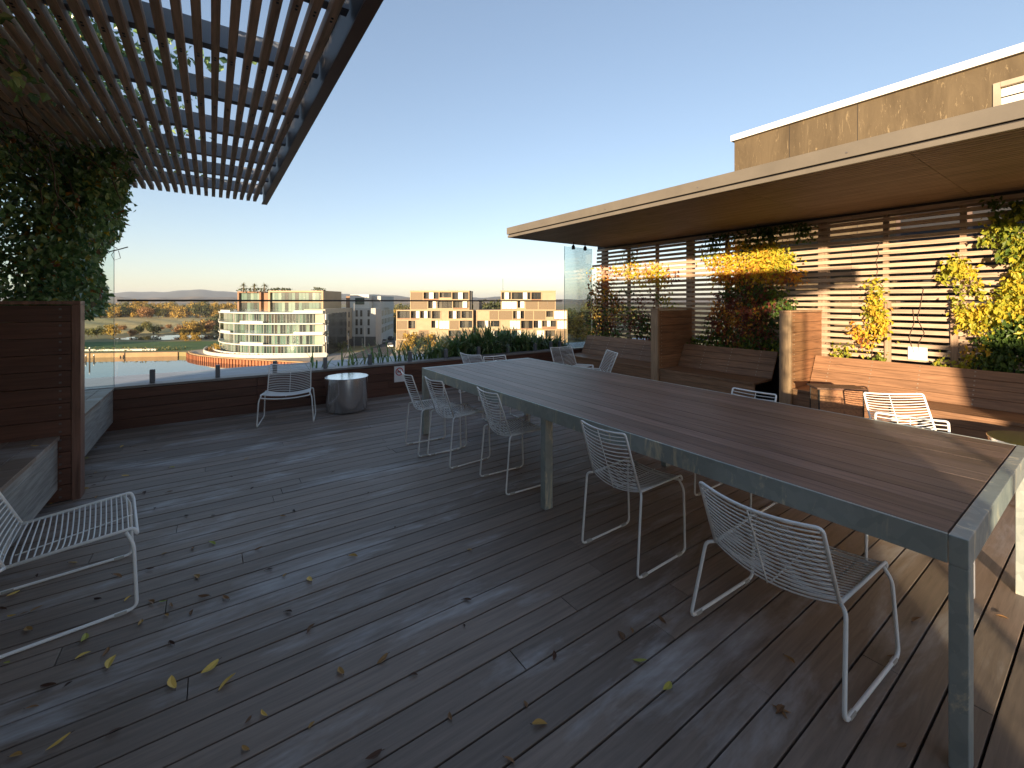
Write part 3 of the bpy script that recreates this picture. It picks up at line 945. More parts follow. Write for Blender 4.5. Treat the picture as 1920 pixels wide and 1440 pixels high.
# ------------------------------------------------------------------ buildings
def panemat(name, stops, rough=0.12, spec=0.6):
    m = NT(name)
    return m.set(m.ramp(m.rnd(), stops, 'CONSTANT'), rough, 0, spec)
M['curtain_glass'] = panemat('green tinted curtain wall', [(0.0, (0.015, 0.022, 0.02)), (0.3, (0.035, 0.065, 0.052)), (0.58, (0.085, 0.15, 0.115)), (0.8, (0.17, 0.24, 0.185)), (0.9, (0.04, 0.03, 0.02))])
M['window_dark'] = panemat('dark glazing', [(0.0, (0.02, 0.022, 0.022)), (0.5, (0.045, 0.042, 0.036)), (0.8, (0.10, 0.09, 0.07))])
M['blind'] = paint('white blinds', (0.76, 0.71, 0.60), 0.6, 0.3, 0, 0.05, 0.5)
M['mullion'] = paint('pale mullions', (0.34, 0.36, 0.31), 0.5)
M['tan_frame'] = paint('tan timber frames', (0.37, 0.265, 0.15), 0.6, 0.3, 0, 0.1, 0.3)
M['tan_wall'] = paint('tan wall panels', (0.30, 0.215, 0.125), 0.7, 0.3, 0, 0.15, 0.4)
M['brown_wall'] = paint('brown timber walls', (0.26, 0.15, 0.085), 0.7, 0.3, 0, 0.12, 0.4)
M['beige_brick'] = paint('beige brick', (0.42, 0.36, 0.27), 0.8, 0.2, 0, 0.1, 1.0)
M['grey_render'] = paint('pale grey render', (0.42, 0.42, 0.40), 0.8, 0.2, 0, 0.06, 0.4)
M['grey_dark'] = paint('dark grey plinth', (0.09, 0.088, 0.085), 0.8, 0.2)
m = NT('battened screen')
wv = m.n('TexWave'); wv.inputs['Scale'].default_value = 2.2; wv.bands_direction = 'X'
m.l(m.coords((0.82, -0.57, 0)), wv.inputs['Vector'])
M['batten'] = m.set(m.ramp(wv.outputs['Fac'], [(0.35, (0.11, 0.072, 0.038)), (0.65, (0.25, 0.175, 0.095))]), 0.7)
M['batten_pale'] = paint('pale sliding screens', (0.33, 0.275, 0.17), 0.7, 0.3, 0, 0.1, 0.6)

# 1. curved glass block
B1 = thing('apartment_building', 'curved white and green glass apartment building on the waterfront with palms on its roof', 'building', (*W(-76, 130), GZ))
PL, PR_ = Vector((-96.5, 141.5)), Vector((-54, 122.6))
def arc(t, off=0.0, bulge=8.5):
    p = PL.lerp(PR_, t)
    d = (PR_ - PL).normalized(); n = Vector((d.y, -d.x))
    n = n if n.y < 0 else -n
    k = 1 - (2 * t - 1) ** 2
    return p + n * (bulge * k - off)
NA = 28
floors = [GZ, GZ + 3.05, GZ + 6.1, GZ + 9.15, GZ + 12.2]
backs = [Vector((-56, 150)), Vector((-86, 158))]
def outline(off):
    return [W(*arc(i / NA, off)) for i in range(NA + 1)] + [W(b.x, b.y) for b in backs]
MB().prism(outline(2.2), GZ, GZ + 11.9).build('core', M['window_dark'], B1)
for k, z in enumerate(floors):
    if k == 0: continue
    MB().prism(outline(0.0), z - 0.22, z + 0.12).build('floor_slab', M['white_slab'], B1)
    # raised white balustrade stretches
    for (a, b) in ([(0.06, 0.16), (0.50, 0.70)] if k % 2 else [(0.22, 0.42), (0.86, 1.0)]):
        q = MB(); n0, n1 = int(a * NA), int(b * NA)
        for i in range(n0, n1):
            p0, p1 = arc(i / NA), arc((i + 1) / NA); r0, r1 = arc(i / NA, 0.25), arc((i + 1) / NA, 0.25)
            q.prism([W(*p0), W(*p1), W(*r1), W(*r0)], z + 0.121, z + 0.72)
        q.build('balcony_upstand', M['white_slab'], B1)
    q = MB()
    for i in range(NA):
        p0, p1 = arc(i / NA, 0.08), arc((i + 1) / NA, 0.08); r0, r1 = arc(i / NA, 0.1), arc((i + 1) / NA, 0.1)
        q.prism([W(*p0), W(*p1), W(*r1), W(*r0)], z + 0.13, z + 1.1)
    q.build('glass_railing', M['glass'], B1)
for k in range(4):
    z0, z1 = floors[k] + 0.13, floors[k + 1] - 0.23
    for i in range(0, NA, 2):
        off = 1.9 if k else 1.2
        q = MB()
        for j in (0, 1):
            for h in (0, 1):
                a, b = (i + j + h * 0.5) / NA, (i + j + h * 0.5 + 0.5) / NA
                p0, p1 = arc(a, off), arc(b, off)
                q.face([(*W(*p0), z0), (*W(*p1), z0), (*W(*p1), z1), (*W(*p0), z1)], rng.random())
        q.build('window', M['curtain_glass'], B1)
    q = MB()
    for i in range(0, NA * 2 + 1):
        p = arc(i / NA / 2, (1.9 if k else 1.2) - 0.04); wv_ = 0.05 if i % 4 else 0.11
        x, y = W(*p); q.box(x - wv_, y - wv_, z0, x + wv_, y + wv_, z1)
    q.build('mullion', M['mullion'], B1)
    for i in (0, 12, 16, NA):
        x, y = W(*arc(i / NA, 0.3)); MB().box(x - 0.09, y - 0.09, z0, x + 0.09, y + 0.09, z1).build('column', M['white_slab'], B1)
# penthouse
def slab_box(u0, u1, Z, depth, z0, z1, frame, fill, parent, name='penthouse'):
    x0, x1 = (u0 - CX) / F_PX * Z, (u1 - CX) / F_PX * Z
    q = MB(); q.prism([W(x0, Z), W(x1, Z), W(x1, Z + depth), W(x0, Z + depth)], z1 - 0.5, z1)
    q.prism([W(x0, Z), W(x0 + 0.5, Z), W(x0 + 0.5, Z + depth), W(x0, Z + depth)], z0, z1 - 0.501)
    q.prism([W(x1 - 0.5, Z), W(x1, Z), W(x1, Z + depth), W(x1 - 0.5, Z + depth)], z0, z1 - 0.501)
    fr = q.build(name, frame, parent)
    n = max(2, int((x1 - x0) / 1.1)); zm = (z0 + z1 - 0.5) / 2
    for (a, b) in ((z0 + 0.02, zm - 0.12), (zm + 0.12, z1 - 0.52)):
        q = MB()
        for i in range(n):
            p, r = x0 + 0.52 + (x1 - x0 - 1.04) * i / n, x0 + 0.52 + (x1 - x0 - 1.04) * (i + 1) / n - 0.06
            q.face([(*W(p, Z + 0.8), a), (*W(r, Z + 0.8), a), (*W(r, Z + 0.8), b), (*W(p, Z + 0.8), b)], rng.choice((0.1, 0.4, 0.6, 0.8, 0.9)))
        q.build('window', fill, fr)
    MB().prism([W(x0 + 0.51, Z + 0.7), W(x1 - 0.51, Z + 0.7), W(x1 - 0.51, Z + 1.6), W(x0 + 0.51, Z + 1.6)], zm - 0.12, zm + 0.12).build('sill', frame, fr)
    MB().prism([W(x0 + 0.5, Z + 1.6), W(x1 - 0.5, Z + 1.6), W(x1 - 0.5, Z + depth - .1), W(x0 + 0.5, Z + depth - .1)], z0, z1 - 0.51).build('wall', M['window_dark'], fr)
zt = floors[4] + 0.13
slab_box(445, 489, 137, 12, zt, 4.7, M['brown_wall'], M['curtain_glass'], B1)
slab_box(503, 606, 131, 14, zt, 4.75, M['tan_frame'], M['curtain_glass'], B1)
x0, x1 = (489.5 - CX) / F_PX * 138, (503 - CX) / F_PX * 138
MB().prism([W(x0, 138), W(x1, 138), W(x1, 150), W(x0, 150)], zt, 4.2).build('link_wall', M['brown_wall'], B1)
# roof garden tufts
# white wall along the terrace in front
tw = thing('terrace_wall', 'low white curved terrace wall at the foot of the curved glass building', 'wall', (*W(-74, 124), GZ))
q = MB()
for i in range(-1, NA + 2):
    a, b = i / NA, (i + 1) / NA
    p0, p1, r0, r1 = arc(a, -4.2, 9.2), arc(b, -4.2, 9.2), arc(a, -3.8, 9.2), arc(b, -3.8, 9.2)
    q.prism([W(*p0), W(*p1), W(*r1), W(*r0)], GZ + 0.01, GZ + 0.95)
q.build('wall', M['cream'], tw)
q = MB()
for i in range(0, NA + 1):
    p0, p1, r0, r1 = arc(i / NA, -1.6, 8.8), arc((i + 1) / NA, -1.6, 8.8), arc(i / NA, -1.3, 8.8), arc((i + 1) / NA, -1.3, 8.8)
    q.prism([W(*p0), W(*p1), W(*r1), W(*r0)], GZ + 0.01, GZ + 1.0)
q.build('planter_edge', M['white_slab'], tw)

# 2. brick wing and grey block behind
B2 = thing('apartment_building', 'plain beige and grey apartment block behind the curved glass building', 'building', (*W(-54, 140), GZ))
MB().prism([W(-54.2, 123.5), W(-53.6, 123.4), W(-55.8, 150), W(-62, 150), W(-60, 124)], GZ, -0.75).build('wing', M['beige_brick'], B2)
MB().prism([W(-53.55, 123.45), W(-53.4, 123.43), W(-55.55, 149.9), W(-55.7, 149.9)], GZ + 0.01, GZ + 2.6).build('plinth', M['grey_dark'], B2)
for k in range(3):
    z0 = GZ + 3.6 + k * 3.2
    for i in range(7):
        t0 = 0.10 + i * 0.122 + rng.uniform(-.012, .012); wd = rng.choice((0.035, 0.05))
        a = Vector((-53.6, 123.4)).lerp(Vector((-55.8, 150)), t0); b = Vector((-53.6, 123.4)).lerp(Vector((-55.8, 150)), t0 + wd)
        MB().prism([W(a.x - 0.1, a.y), W(a.x + 0.06, a.y), W(b.x + 0.06, b.y), W(b.x - 0.1, b.y)], z0, z0 + 2.0).build('window', M['window_dark'], B2)
    MB().prism([W(-53.9, 123.15), W(-53.3, 123.15), W(-53.3, 124.6), W(-53.9, 124.6)], z0 + 0.2, z0 + 1.9).build('white_panel', M['white_slab'], B2)
MB().prism([W(-56.4, 150.2), W(-47.6, 150), W(-47.2, 155), W(-52.4, 190), W(-66, 190), W(-66, 150.3)], GZ, -0.9).build('block', M['grey_render'], B2)
for k in range(3):
    for xx in (-54.6, -53.0, -50.4):
        MB().prism([W(xx, 149.98), W(xx + 0.75, 149.96), W(xx + 0.75, 150.3), W(xx, 150.3)], GZ + 4.0 + k * 3.1, GZ + 6.2 + k * 3.1).build('window', M['window_dark'], B2)
MB().prism([W(-56.2, 149.9), W(-47.5, 149.75), W(-47.5, 150.0), W(-56.2, 150.15)], GZ + 0.01, GZ + 3.2).build('plinth', M['grey_dark'], B2)
for k in range(3):
    for i in range(8):
        t0 = 0.05 + i * 0.115
        a = Vector((-47.2, 155)).lerp(Vector((-52.4, 190)), t0); b = Vector((-47.2, 155)).lerp(Vector((-52.4, 190)), t0 + 0.05)
        MB().prism([W(a.x - 0.1, a.y), W(a.x + 0.05, a.y), W(b.x + 0.05, b.y), W(b.x - 0.1, b.y)], GZ + 4 + k * 3.1, GZ + 5.9 + k * 3.1).build('window', M['window_dark'], B2)
MB().prism([W(-61, 158), W(-57.4, 158), W(-57.4, 166), W(-61, 166)], -0.9, 3.4).build('penthouse', M['brown_wall'], B2)
ph = MB().prism([W(-57.3, 152), W(-50.6, 152), W(-50.6, 162), W(-57.3, 162)], -0.9, 3.9).build('penthouse', M['white_slab'], B2)
MB().prism([W(-55.4, 151.9), W(-52.2, 151.9), W(-52.2, 152.2), W(-55.4, 152.2)], 0.4, 2.7).build('window', M['curtain_glass'], ph)
MB().prism([W(-50.5, 156), W(-47.6, 156), W(-48.4, 176), W(-52, 176)], -0.9, 3.4).build('penthouse', M['grey_render'], B2)

# 3 and 4. timber framed blocks
def framed(name_label, u0, u1, Z, seed, top, loc):
    g = random.Random(seed)
    B = thing('apartment_building', name_label, 'building', loc)
    def facade(u0, u1, Zf, zb, nf, bays, depth, h, fr_t=0.28):
        x0, x1 = (u0 - CX) / F_PX * Zf, (u1 - CX) / F_PX * Zf
        MB().prism([W(x0 + 0.02, Zf + 1.7), W(x1 - 0.02, Zf + 1.7), W(x1 - 0.02, Zf + depth), W(x0 + 0.02, Zf + depth)], zb, zb + nf * h).build('wall', M['tan_wall'], B)
        q = MB()
        for k in range(nf + 1):
            q.prism([W(x0, Zf), W(x1, Zf), W(x1, Zf + 1.75), W(x0, Zf + 1.75)], zb + k * h - 0.16, zb + k * h + 0.16)
        bw = (x1 - x0) / bays; cuts = {}
        for k in range(nf):
            cuts[k] = [x0 + i * bw + (g.uniform(-.28, .28) * bw if 0 < i < bays else 0) for i in range(bays + 1)]
            for i in range(bays + 1):
                xx = cuts[k][i]
                xx = min(max(xx, x0 + 0.13), x1 - 0.13)
                q.prism([W(xx - 0.13, Zf + 0.01), W(xx + 0.13, Zf + 0.01), W(xx + 0.13, Zf + 1.72), W(xx - 0.13, Zf + 1.72)], zb + k * h + 0.15, zb + (k + 1) * h - 0.15)
        q.build('frame', M['tan_frame'], B)
        for k in range(nf):
            last = None
            for i in range(bays):
                xa, xb = cuts[k][i] + 0.14, cuts[k][i + 1] - 0.14
                za, zb2 = zb + k * h + 0.17, zb + (k + 1) * h - 0.17
                kind = g.choice(('blind', 'batten', 'dark', 'pale', 'half', 'half', 'dark', 'batten', 'dark', 'half', 'dark'))
                if kind == last == 'dark': kind = 'pale'
                last = kind
                if kind in ('batten', 'pale'):
                    MB().prism([W(xa, Zf + 0.12), W(xb, Zf + 0.12), W(xb, Zf + 0.2), W(xa, Zf + 0.2)], za, zb2).build('sliding_screen', M['batten' if kind == 'batten' else 'batten_pale'], B)
                elif kind == 'blind':
                    n = 3
                    q = MB()
                    for j in range(n):
                        a, b = xa + (xb - xa) * j / n, xa + (xb - xa) * (j + 1) / n - 0.08
                        q.prism([W(a, Zf + 0.25), W(b, Zf + 0.25), W(b, Zf + 0.33), W(a, Zf + 0.33)], za + 0.15, zb2 - 0.05)
                    q.build('window_blind', M['blind'], B)
                else:
                    n = 3
                    q = MB()
                    for j in range(n):
                        a, b = xa + (xb - xa) * j / n, xa + (xb - xa) * (j + 1) / n - 0.1
                        q.prism([W(a, Zf + 1.5), W(b, Zf + 1.5), W(b, Zf + 1.58), W(a, Zf + 1.58)], za, zb2, g.random())
                    w = q.build('window', M['window_dark'], B)
                    if kind == 'half':
                        c = xa + (xb - xa) * g.choice((0.35, 0.6))
                        MB().prism([W(c, Zf + 0.3), W(c + bw * 0.3, Zf + 0.3), W(c + bw * 0.3, Zf + 0.36), W(c, Zf + 0.36)], za, zb2).build('blind', M['blind'], w)
                    MB().prism([W(xa, Zf + 0.04), W(xb, Zf + 0.04), W(xb, Zf + 0.09), W(xa, Zf + 0.09)], za, za + g.choice((0.35, 0.5, 0.9))).build('balcony_rail', M[g.choice(('tan_frame', 'batten_pale', 'brown_wall'))], B)
    facade(u0, u1, Z, GZ, 4, max(6, int((u1 - u0) / 20)), 16, 3.14)
    facade(top[0], top[1], Z + 2.2, GZ + 12.56 + 0.17, 2, 4, 12, 2.95)
    q = MB()
    x0, x1 = (u0 - CX) / F_PX * Z, (u1 - CX) / F_PX * Z
    q.prism([W(x0 + .1, Z + 1.8), W(x1 - .1, Z + 1.8), W(x1 - .1, Z + 16), W(x0 + .1, Z + 16)], GZ + 12.57, GZ + 12.72)
    q.build('roof', M['brown_wall'], B)
    x0, x1 = (top[0] - CX) / F_PX * (Z + 2.2), (top[1] - CX) / F_PX * (Z + 2.2)
    MB().prism([W(x0 - .1, Z + 2.1), W(x1 + .1, Z + 2.1), W(x1 + .1, Z + 14.3), W(x0 - .1, Z + 14.3)], GZ + 12.73 + 5.9 + 0.165, GZ + 12.73 + 5.9 + 0.4).build('roof', M['tan_frame'], B)
    return B
b3 = framed('tan timber framed apartment block beside the street, left of its twin', 743, 887, 139, 21, (769, 880), (*UZ(815, 145), GZ))
b4 = framed('tan timber framed apartment block rising behind the strappy green plants', 893, 1064, 139, 33, (939, 1042), (*UZ(978, 145), GZ))
xa, xb = (887.5 - CX) / F_PX * 141, (892.5 - CX) / F_PX * 141
MB().prism([W(xa, 141), W(xb + 1, 141), W(xb + 1, 154), W(xa, 154)], GZ, 1.5).build('stair_core', M['grey_dark'], b3)
MB().prism([W((880.5 - CX) / F_PX * 142, 142), W((884.5 - CX) / F_PX * 142, 142), W((884.5 - CX) / F_PX * 142, 146), W((880.5 - CX) / F_PX * 142, 146)], -1.2, 4.9).build('lift_shaft', M['grey_dark'], b3)
x, y = UZ(943, 142)
MB().tube([(x, y, 4.9), (x, y, 9.0)], 0.06, 5).build('antenna', M['grey_dark'], b4)

# unseen block added at the far left to throw shade on the riverside lawn
B5 = thing('apartment_building', 'unseen plain block added beyond the left edge of the view to shade the riverside lawn', 'building', (*W(-176, 100), -18))
MB().prism([W(-196, 92), W(-168, 92), W(-168, 118), W(-196, 118)], -18, -0.5).build('wall', M['beige_brick'], B5)

# own building under the terrace
P0 = thing('podium_building', 'building that carries the roof terrace, under the deck', 'building', (3, -2, -18))
MB().box(-6, -26, -18, 16, 8.0, -0.31, 0.5).build('wall', M['grey_dark'], P0)

# jetty lamp standards, poles, lamps, cars
M['pole'] = paint('pale pole', (0.62, 0.60, 0.55), 0.5)
M['lamp_head'] = paint('lamp head', (0.5, 0.5, 0.48), 0.4)
poles = [(653, 655, 626, 0.10, 'thick pale pole at the street corner beside the glass building'), (664, 653, 570, 0.05, 'tall thin street lamp in front of the grey block'),
         (684, 650, 612, 0.14, 'thick white pillar at the mouth of the street'), (679, 652, 636, 0.06, 'short pale bollard post beside the white pillar'),
         (742, 664, 640, 0.05, 'thin pale post at the corner of the tan block'), (828, 657, 634, 0.06, 'white lamp post between the two street trees'),
         (612, 668, 640, 0.05, 'thin white pole at the sharp end of the curved building')]
for u, vb, vt, rad, lab in poles:
    p = PF(u, vb, GZ); Z = 15.5 * F_PX / (vb - HOR); h = (vb - vt) / F_PX * Z
    t = thing('street_lamp', lab, 'lamp post', p)
    MB().tube([p, p + Vector((0, 0, h))], [rad, rad * 0.7], 7).build('post', M['pole'], t)
    MB().box(p.x - rad * 1.6, p.y - rad * 1.6, p.z + h, p.x + rad * 1.6, p.y + rad * 1.6, p.z + h + 0.16, 0.5).build('lamp_head', M['lamp_head'], t)
for (u, vb, lab) in ((168, 676, 'mooring pile with a white cap standing in the river by the left edge'), (161, 676, 'small grey mooring pile standing in the river nearest the left divider'), (176, 675, 'small mooring pile in the river right of the white capped one')):
    Z = 16.75 * F_PX / (vb - HOR); x, y = UZ(u, Z)
    h = 3.4 if u == 168 else 1.2
    t = thing('mooring_pile', lab, 'mooring pile', (x, y, -15.3), 0, 'mooring piles in the river')
    MB().tube([(x, y, -16), (x, y, -15.2 + h)], 0.16, 8).build('pile', M['stem'], t)
    MB().tube([(x, y, -15.2 + h), (x, y, -14.8 + h)], [0.2, 0.05], 8).build('cap', M['white'], t)
M['car_paint'] = paint('white car paint', (0.7, 0.7, 0.7), 0.25, 0.6)
M['car_silver'] = paint('silver car paint', (0.35, 0.36, 0.37), 0.25, 0.6, 0.4)
M['car_dark'] = paint('dark car paint', (0.05, 0.055, 0.07), 0.25, 0.6)
M['tyre'] = paint('tyre rubber', (0.02, 0.02, 0.02), 0.8)
def car(u, v, rz, mat, lab):
    p = PF(u, v, GZ + 0.02)
    t = thing('parked_car', lab, 'car', p, 0, 'cars in the street between the apartment blocks')
    Mt = Matrix.Translation(p) @ Matrix.Rotation(rz, 4, 'Z')
    prof = [(-2.1, .35), (2.1, .35), (2.15, .75), (1.2, .9), (-1.95, .95), (-2.15, .7)]
    cab = [(0.75, .9), (0.2, 1.42), (-1.3, 1.45), (-1.85, .95)]
    def extr(pr, w0, w1, nm, mt):
        q = MB(); n = len(pr)
        A = [Mt @ Vector((x, -w0 if z < 1 else -w1, z)) for x, z in pr]; B = [Mt @ Vector((x, w0 if z < 1 else w1, z)) for x, z in pr]
        q.face(A); q.face(B[::-1])
        for i in range(n):
            j = (i + 1) % n; q.face([A[i], B[i], B[j], A[j]])
        return q.build(nm, mt, t)
    extr(prof, .88, .88, 'body', mat); extr(cab, .80, .66, 'cabin_glass', M['black'])
    MB().box(-1.25, -.63, 1.452, .15, .63, 1.48, .5, Mt).build('roof_panel', mat, t)
    for x in (-1.35, 1.35):
        for y in (-.82, .82):
            MB().tube([Mt @ Vector((x, y - .1, .32)), Mt @ Vector((x, y + .1, .32))], .32, 12).build('wheel', M['tyre'], t)
dirr = math.atan2(FY, FX)
car(722, 643, dirr + 0.1, M['car_silver'], 'silver car parked under the grey block up the street')
car(731, 651, dirr + 0.35, M['car_paint'], 'white car at the street corner next to the tan block')
car(733, 637, dirr + 0.1, M['car_dark'], 'dark car farthest up the street between the blocks')

# the air: far hills fade into it
m = bpy.data.materials.new('haze air'); m.use_nodes = True
m.node_tree.nodes.remove(m.node_tree.nodes['Principled BSDF'])
pv = m.node_tree.nodes.new('ShaderNodeVolumePrincipled')
pv.inputs['Color'].default_value = (0.80, 0.86, 0.95, 1); pv.inputs['Density'].default_value = HAZE; pv.inputs['Anisotropy'].default_value = 0.2
m.node_tree.links.new(pv.outputs[0], m.node_tree.nodes['Material Output'].inputs['Volume'])
if HAZE > 0: tag(MB().box(-11000, -11000, -20, 11000, 11000, 190, 0.5).build('haze', m), kind='stuff', label='thin pale haze over the far hills')
# ================================================================== VEGETATION
def droop(g, facing, k=0.6):
    d = Vector((facing.x * 0.3 + g.gauss(0, 0.5), facing.y * 0.3 + g.gauss(0, 0.5), -k + g.gauss(0, 0.45)))
    nrm = (facing + Vector((g.gauss(0, 0.55), g.gauss(0, 0.55), g.gauss(0, 0.55) + 0.25))).normalized()
    return d, nrm
def wander(p, q, n, amp, g):
    p, q = Vector(p), Vector(q)
    out = []
    off = Vector((0, 0, 0))
    for i in range(n + 1):
        t = i / n
        if 0 < i: off += Vector((g.gauss(0, amp), g.gauss(0, amp), g.gauss(0, amp)))
        out.append(p.lerp(q, t) + off * min(1, t * 3))
    return out

# ---- dense evergreen climber on the left
g = random.Random(77)
t = thing('climbing_plant', 'dense dark green evergreen climber spilling over the screen and pergola on the left', 'climber', (-1.7, 5.4, 0.5))
lf = MB(); face = Vector((0.75, -0.55, 0.2))
def edge_x(y, z):            # how far the mass bulges out towards the deck
    k = -0.166 if z < 2.1 else -0.166 + 0.033 * min(1, (z - 2.1) / 0.35)
    if z < 1.8: k -= 0.014 * (1.8 - z) / 0.5
    e = k * y + 0.05 * math.sin(z * 9.1 + 0.4) + 0.05 * math.sin(y * 6.3 + z * 8)
    return e
n = 0
while n < 15000:
    y = g.uniform(4.75, 6.72); z = g.uniform(1.36, 2.80)
    ex = edge_x(y, z)
    x = ex + 0.05 - abs(g.gauss(0, 0.30))
    if x < -2.0: continue
    if math.sin(x * 23 + 1) + math.sin(y * 19) + math.sin(z * 21) < -1.25: continue
    d, nr = droop(g, face)
    lf.leaf(Vector((x, y, z)), d, nr, g.uniform(0.035, 0.075), g.random()); n += 1
# over the screen along the bench, thick enough to keep the low sun off the deck
n = 0
while n < 11000:
    y = g.uniform(-2.25, 4.8); z = g.uniform(0.35, 2.8)
    x = -1.93 + abs(g.gauss(0, 0.12)) + 0.10 * (1 + math.sin(y * 3 + z * 4))
    d, nr = droop(g, face)
    lf.leaf(Vector((x, y, z)), d, nr, g.uniform(0.05, 0.085), g.random()); n += 1
# sprays hanging below the pergola
for k in range(110):
    y0 = g.uniform(2.6, 6.2); x0 = -1.85 + abs(g.gauss(0, 0.6)); z0 = 2.74
    if x0 > -0.8: x0 = -1.25
    L = g.uniform(0.2, 0.75) * (1.0 if x0 < -1.2 else 0.55)
    for i in range(int(60 * L)):
        q = g.random()
        d, nr = droop(g, face)
        lf.leaf(Vector((x0 + g.gauss(0, 0.06) + 0.1 * q, y0 + g.gauss(0, 0.07), z0 - q * L)), d, nr, g.uniform(0.04, 0.07), g.random())
# thick ridge along the top of the screen
n = 0
while n < 9000:
    y = g.uniform(-2.2, 6.3); z = 2.75 + 0.58 * g.random() * (0.75 + 0.25 * math.sin(y * 3.3) * math.sin(y * 1.1 + 1))
    x = -2.05 + g.gauss(0, 0.14)
    d, nr = droop(g, face)
    lf.leaf(Vector((x, y, z)), d, nr, g.uniform(0.06, 0.095), g.random()); n += 1
# wisps trailing under the slats nearer the viewer
for k in range(46):
    y0 = g.uniform(2.3, 4.9); x0 = -1.75 + abs(g.gauss(0, 0.42)); z0 = 2.75
    if x0 > -0.62: continue
    L = g.uniform(0.15, 0.6)
    for i in range(int(90 * L)):
        q = g.random()
        d, nr = droop(g, face)
        lf.leaf(Vector((x0 + g.gauss(0, 0.07), y0 + g.gauss(0, 0.09), z0 - q * L)), d, nr, g.uniform(0.03, 0.06), g.random())
# growth lying on top of the pergola
for k in range(520):
    y0 = g.uniform(1.2, 6.15); x0 = g.uniform(-2.0, -0.55) if k % 5 else -1.0 + abs(g.gauss(0, 0.6)); z0 = 2.94
    if x0 > 0.05: continue
    for i in range(22):
        d = Vector((g.gauss(0.2, 0.6), g.gauss(0, 0.6), g.gauss(0.0, 0.5)))
        lf.leaf(Vector((x0 + g.gauss(0, 0.10), y0 + g.gauss(0, 0.10), z0 + abs(g.gauss(0, 0.07)))), d, rvec(g), g.uniform(0.045, 0.08), g.random())
lf.build('foliage', M['leaf_green'], t)
st = MB()
for k in range(26):
    y0 = g.uniform(-2, 6.5)
    st.tube(wander((-1.9, y0, 0.3), (-1.75 + g.uniform(0, .4), y0 + g.gauss(0, .5), 2.78), 9, 0.035, g), [0.014 - 0.001 * i for i in range(10)], 5)
for k in range(24):
    y0 = g.uniform(3.0, 6.3); x0 = g.uniform(-1.7, -0.9)
    st.tube(wander((x0, y0, 2.75), (x0 + g.uniform(0, .5), y0 + g.gauss(0, .3), 2.0 + g.random() * .5), 7, 0.03, g), 0.004, 4)
# bare looping tendrils in front of the glass
A = PF(170, 487, 2.0) if False else None
def ray(u, v, Y):
    a = (u - CX) / F_PX; Z = Y / (FY + RY * a)
    return Vector((Z * (FX + RX * a), Y, CAMH - (v - HOR) * Z / F_PX))
for path, r in (([(150, 480), (178, 478), (200, 473), (222, 468), (240, 463)], 0.006), ([(172, 432), (186, 450), (205, 458), (220, 466)], 0.004),
                ([(186, 452), (196, 466), (206, 474)], 0.003), ([(222, 470), (226, 484), (214, 488), (209, 478), (216, 468)], 0.003), ([(150, 525), (160, 515), (163, 500)], 0.003)):
    pts = [ray(u, v, 6.35 - 0.01 * i) for i, (u, v) in enumerate(path)]
    st.tube(pts, r, 5)
st.build('stem', M['stem'], t, smooth=True)

# ---- autumn creepers on the right hand screen
def creeper(lab, blobs, seed, stems, size=0.06, loc=(6.8, 3, 0.75)):
    g = random.Random(seed)
    t = thing('climbing_plant', lab, 'climber', loc, 0, 'autumn creepers on the slatted screen')
    lf = MB()
    face = Vector((-1, -0.15, 0.1))
    for (u, v, ru, rv, n, c0, c1) in blobs:  # blob colours mix real leaf tone with the sunlit and shaded bands
        # clump centres first, leaves round them, so the outline stays ragged
        cl = []
        for k in range(max(3, n // 14)):
            an, rr = g.uniform(0, 6.283), math.sqrt(g.random()) * (1.0 if g.random() < .8 else 1.5)
            cl.append((u + ru * rr * math.cos(an), v + rv * rr * math.sin(an), g.random()))
        for i in range(int(n * 1.5)):
            cu, cv, cc = g.choice(cl)
            p = PX(cu + g.gauss(0, 8), cv + g.gauss(0, 8), SX - 0.05 - abs(g.gauss(0, 0.07)))
            if p.z > 2.62 or p.z < 0.72: continue
            if p.y > 6.8: continue
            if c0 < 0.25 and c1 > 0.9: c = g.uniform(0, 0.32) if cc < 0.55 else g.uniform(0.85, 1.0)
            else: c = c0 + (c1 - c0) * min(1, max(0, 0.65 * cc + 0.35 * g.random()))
            d, nr = droop(g, face, 0.8)
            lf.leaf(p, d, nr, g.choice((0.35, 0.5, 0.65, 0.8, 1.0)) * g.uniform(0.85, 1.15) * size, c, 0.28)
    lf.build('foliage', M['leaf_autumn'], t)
    st = MB()
    for path in stems:
        pts = []
        for i, (u, v) in enumerate(path):
            p = PX(u, v, SX - 0.045); pts.append(p)
        fine = []
        for a, b in zip(pts, pts[1:]):
            for j in range(3):
                fine.append(a.lerp(b, j / 3) + Vector((0, g.gauss(0, 0.025), g.gauss(0, 0.012))))
        fine.append(pts[-1])
        st.tube(fine, 0.0028, 4)
    st.build('stem', M['stem'], t)
    return t
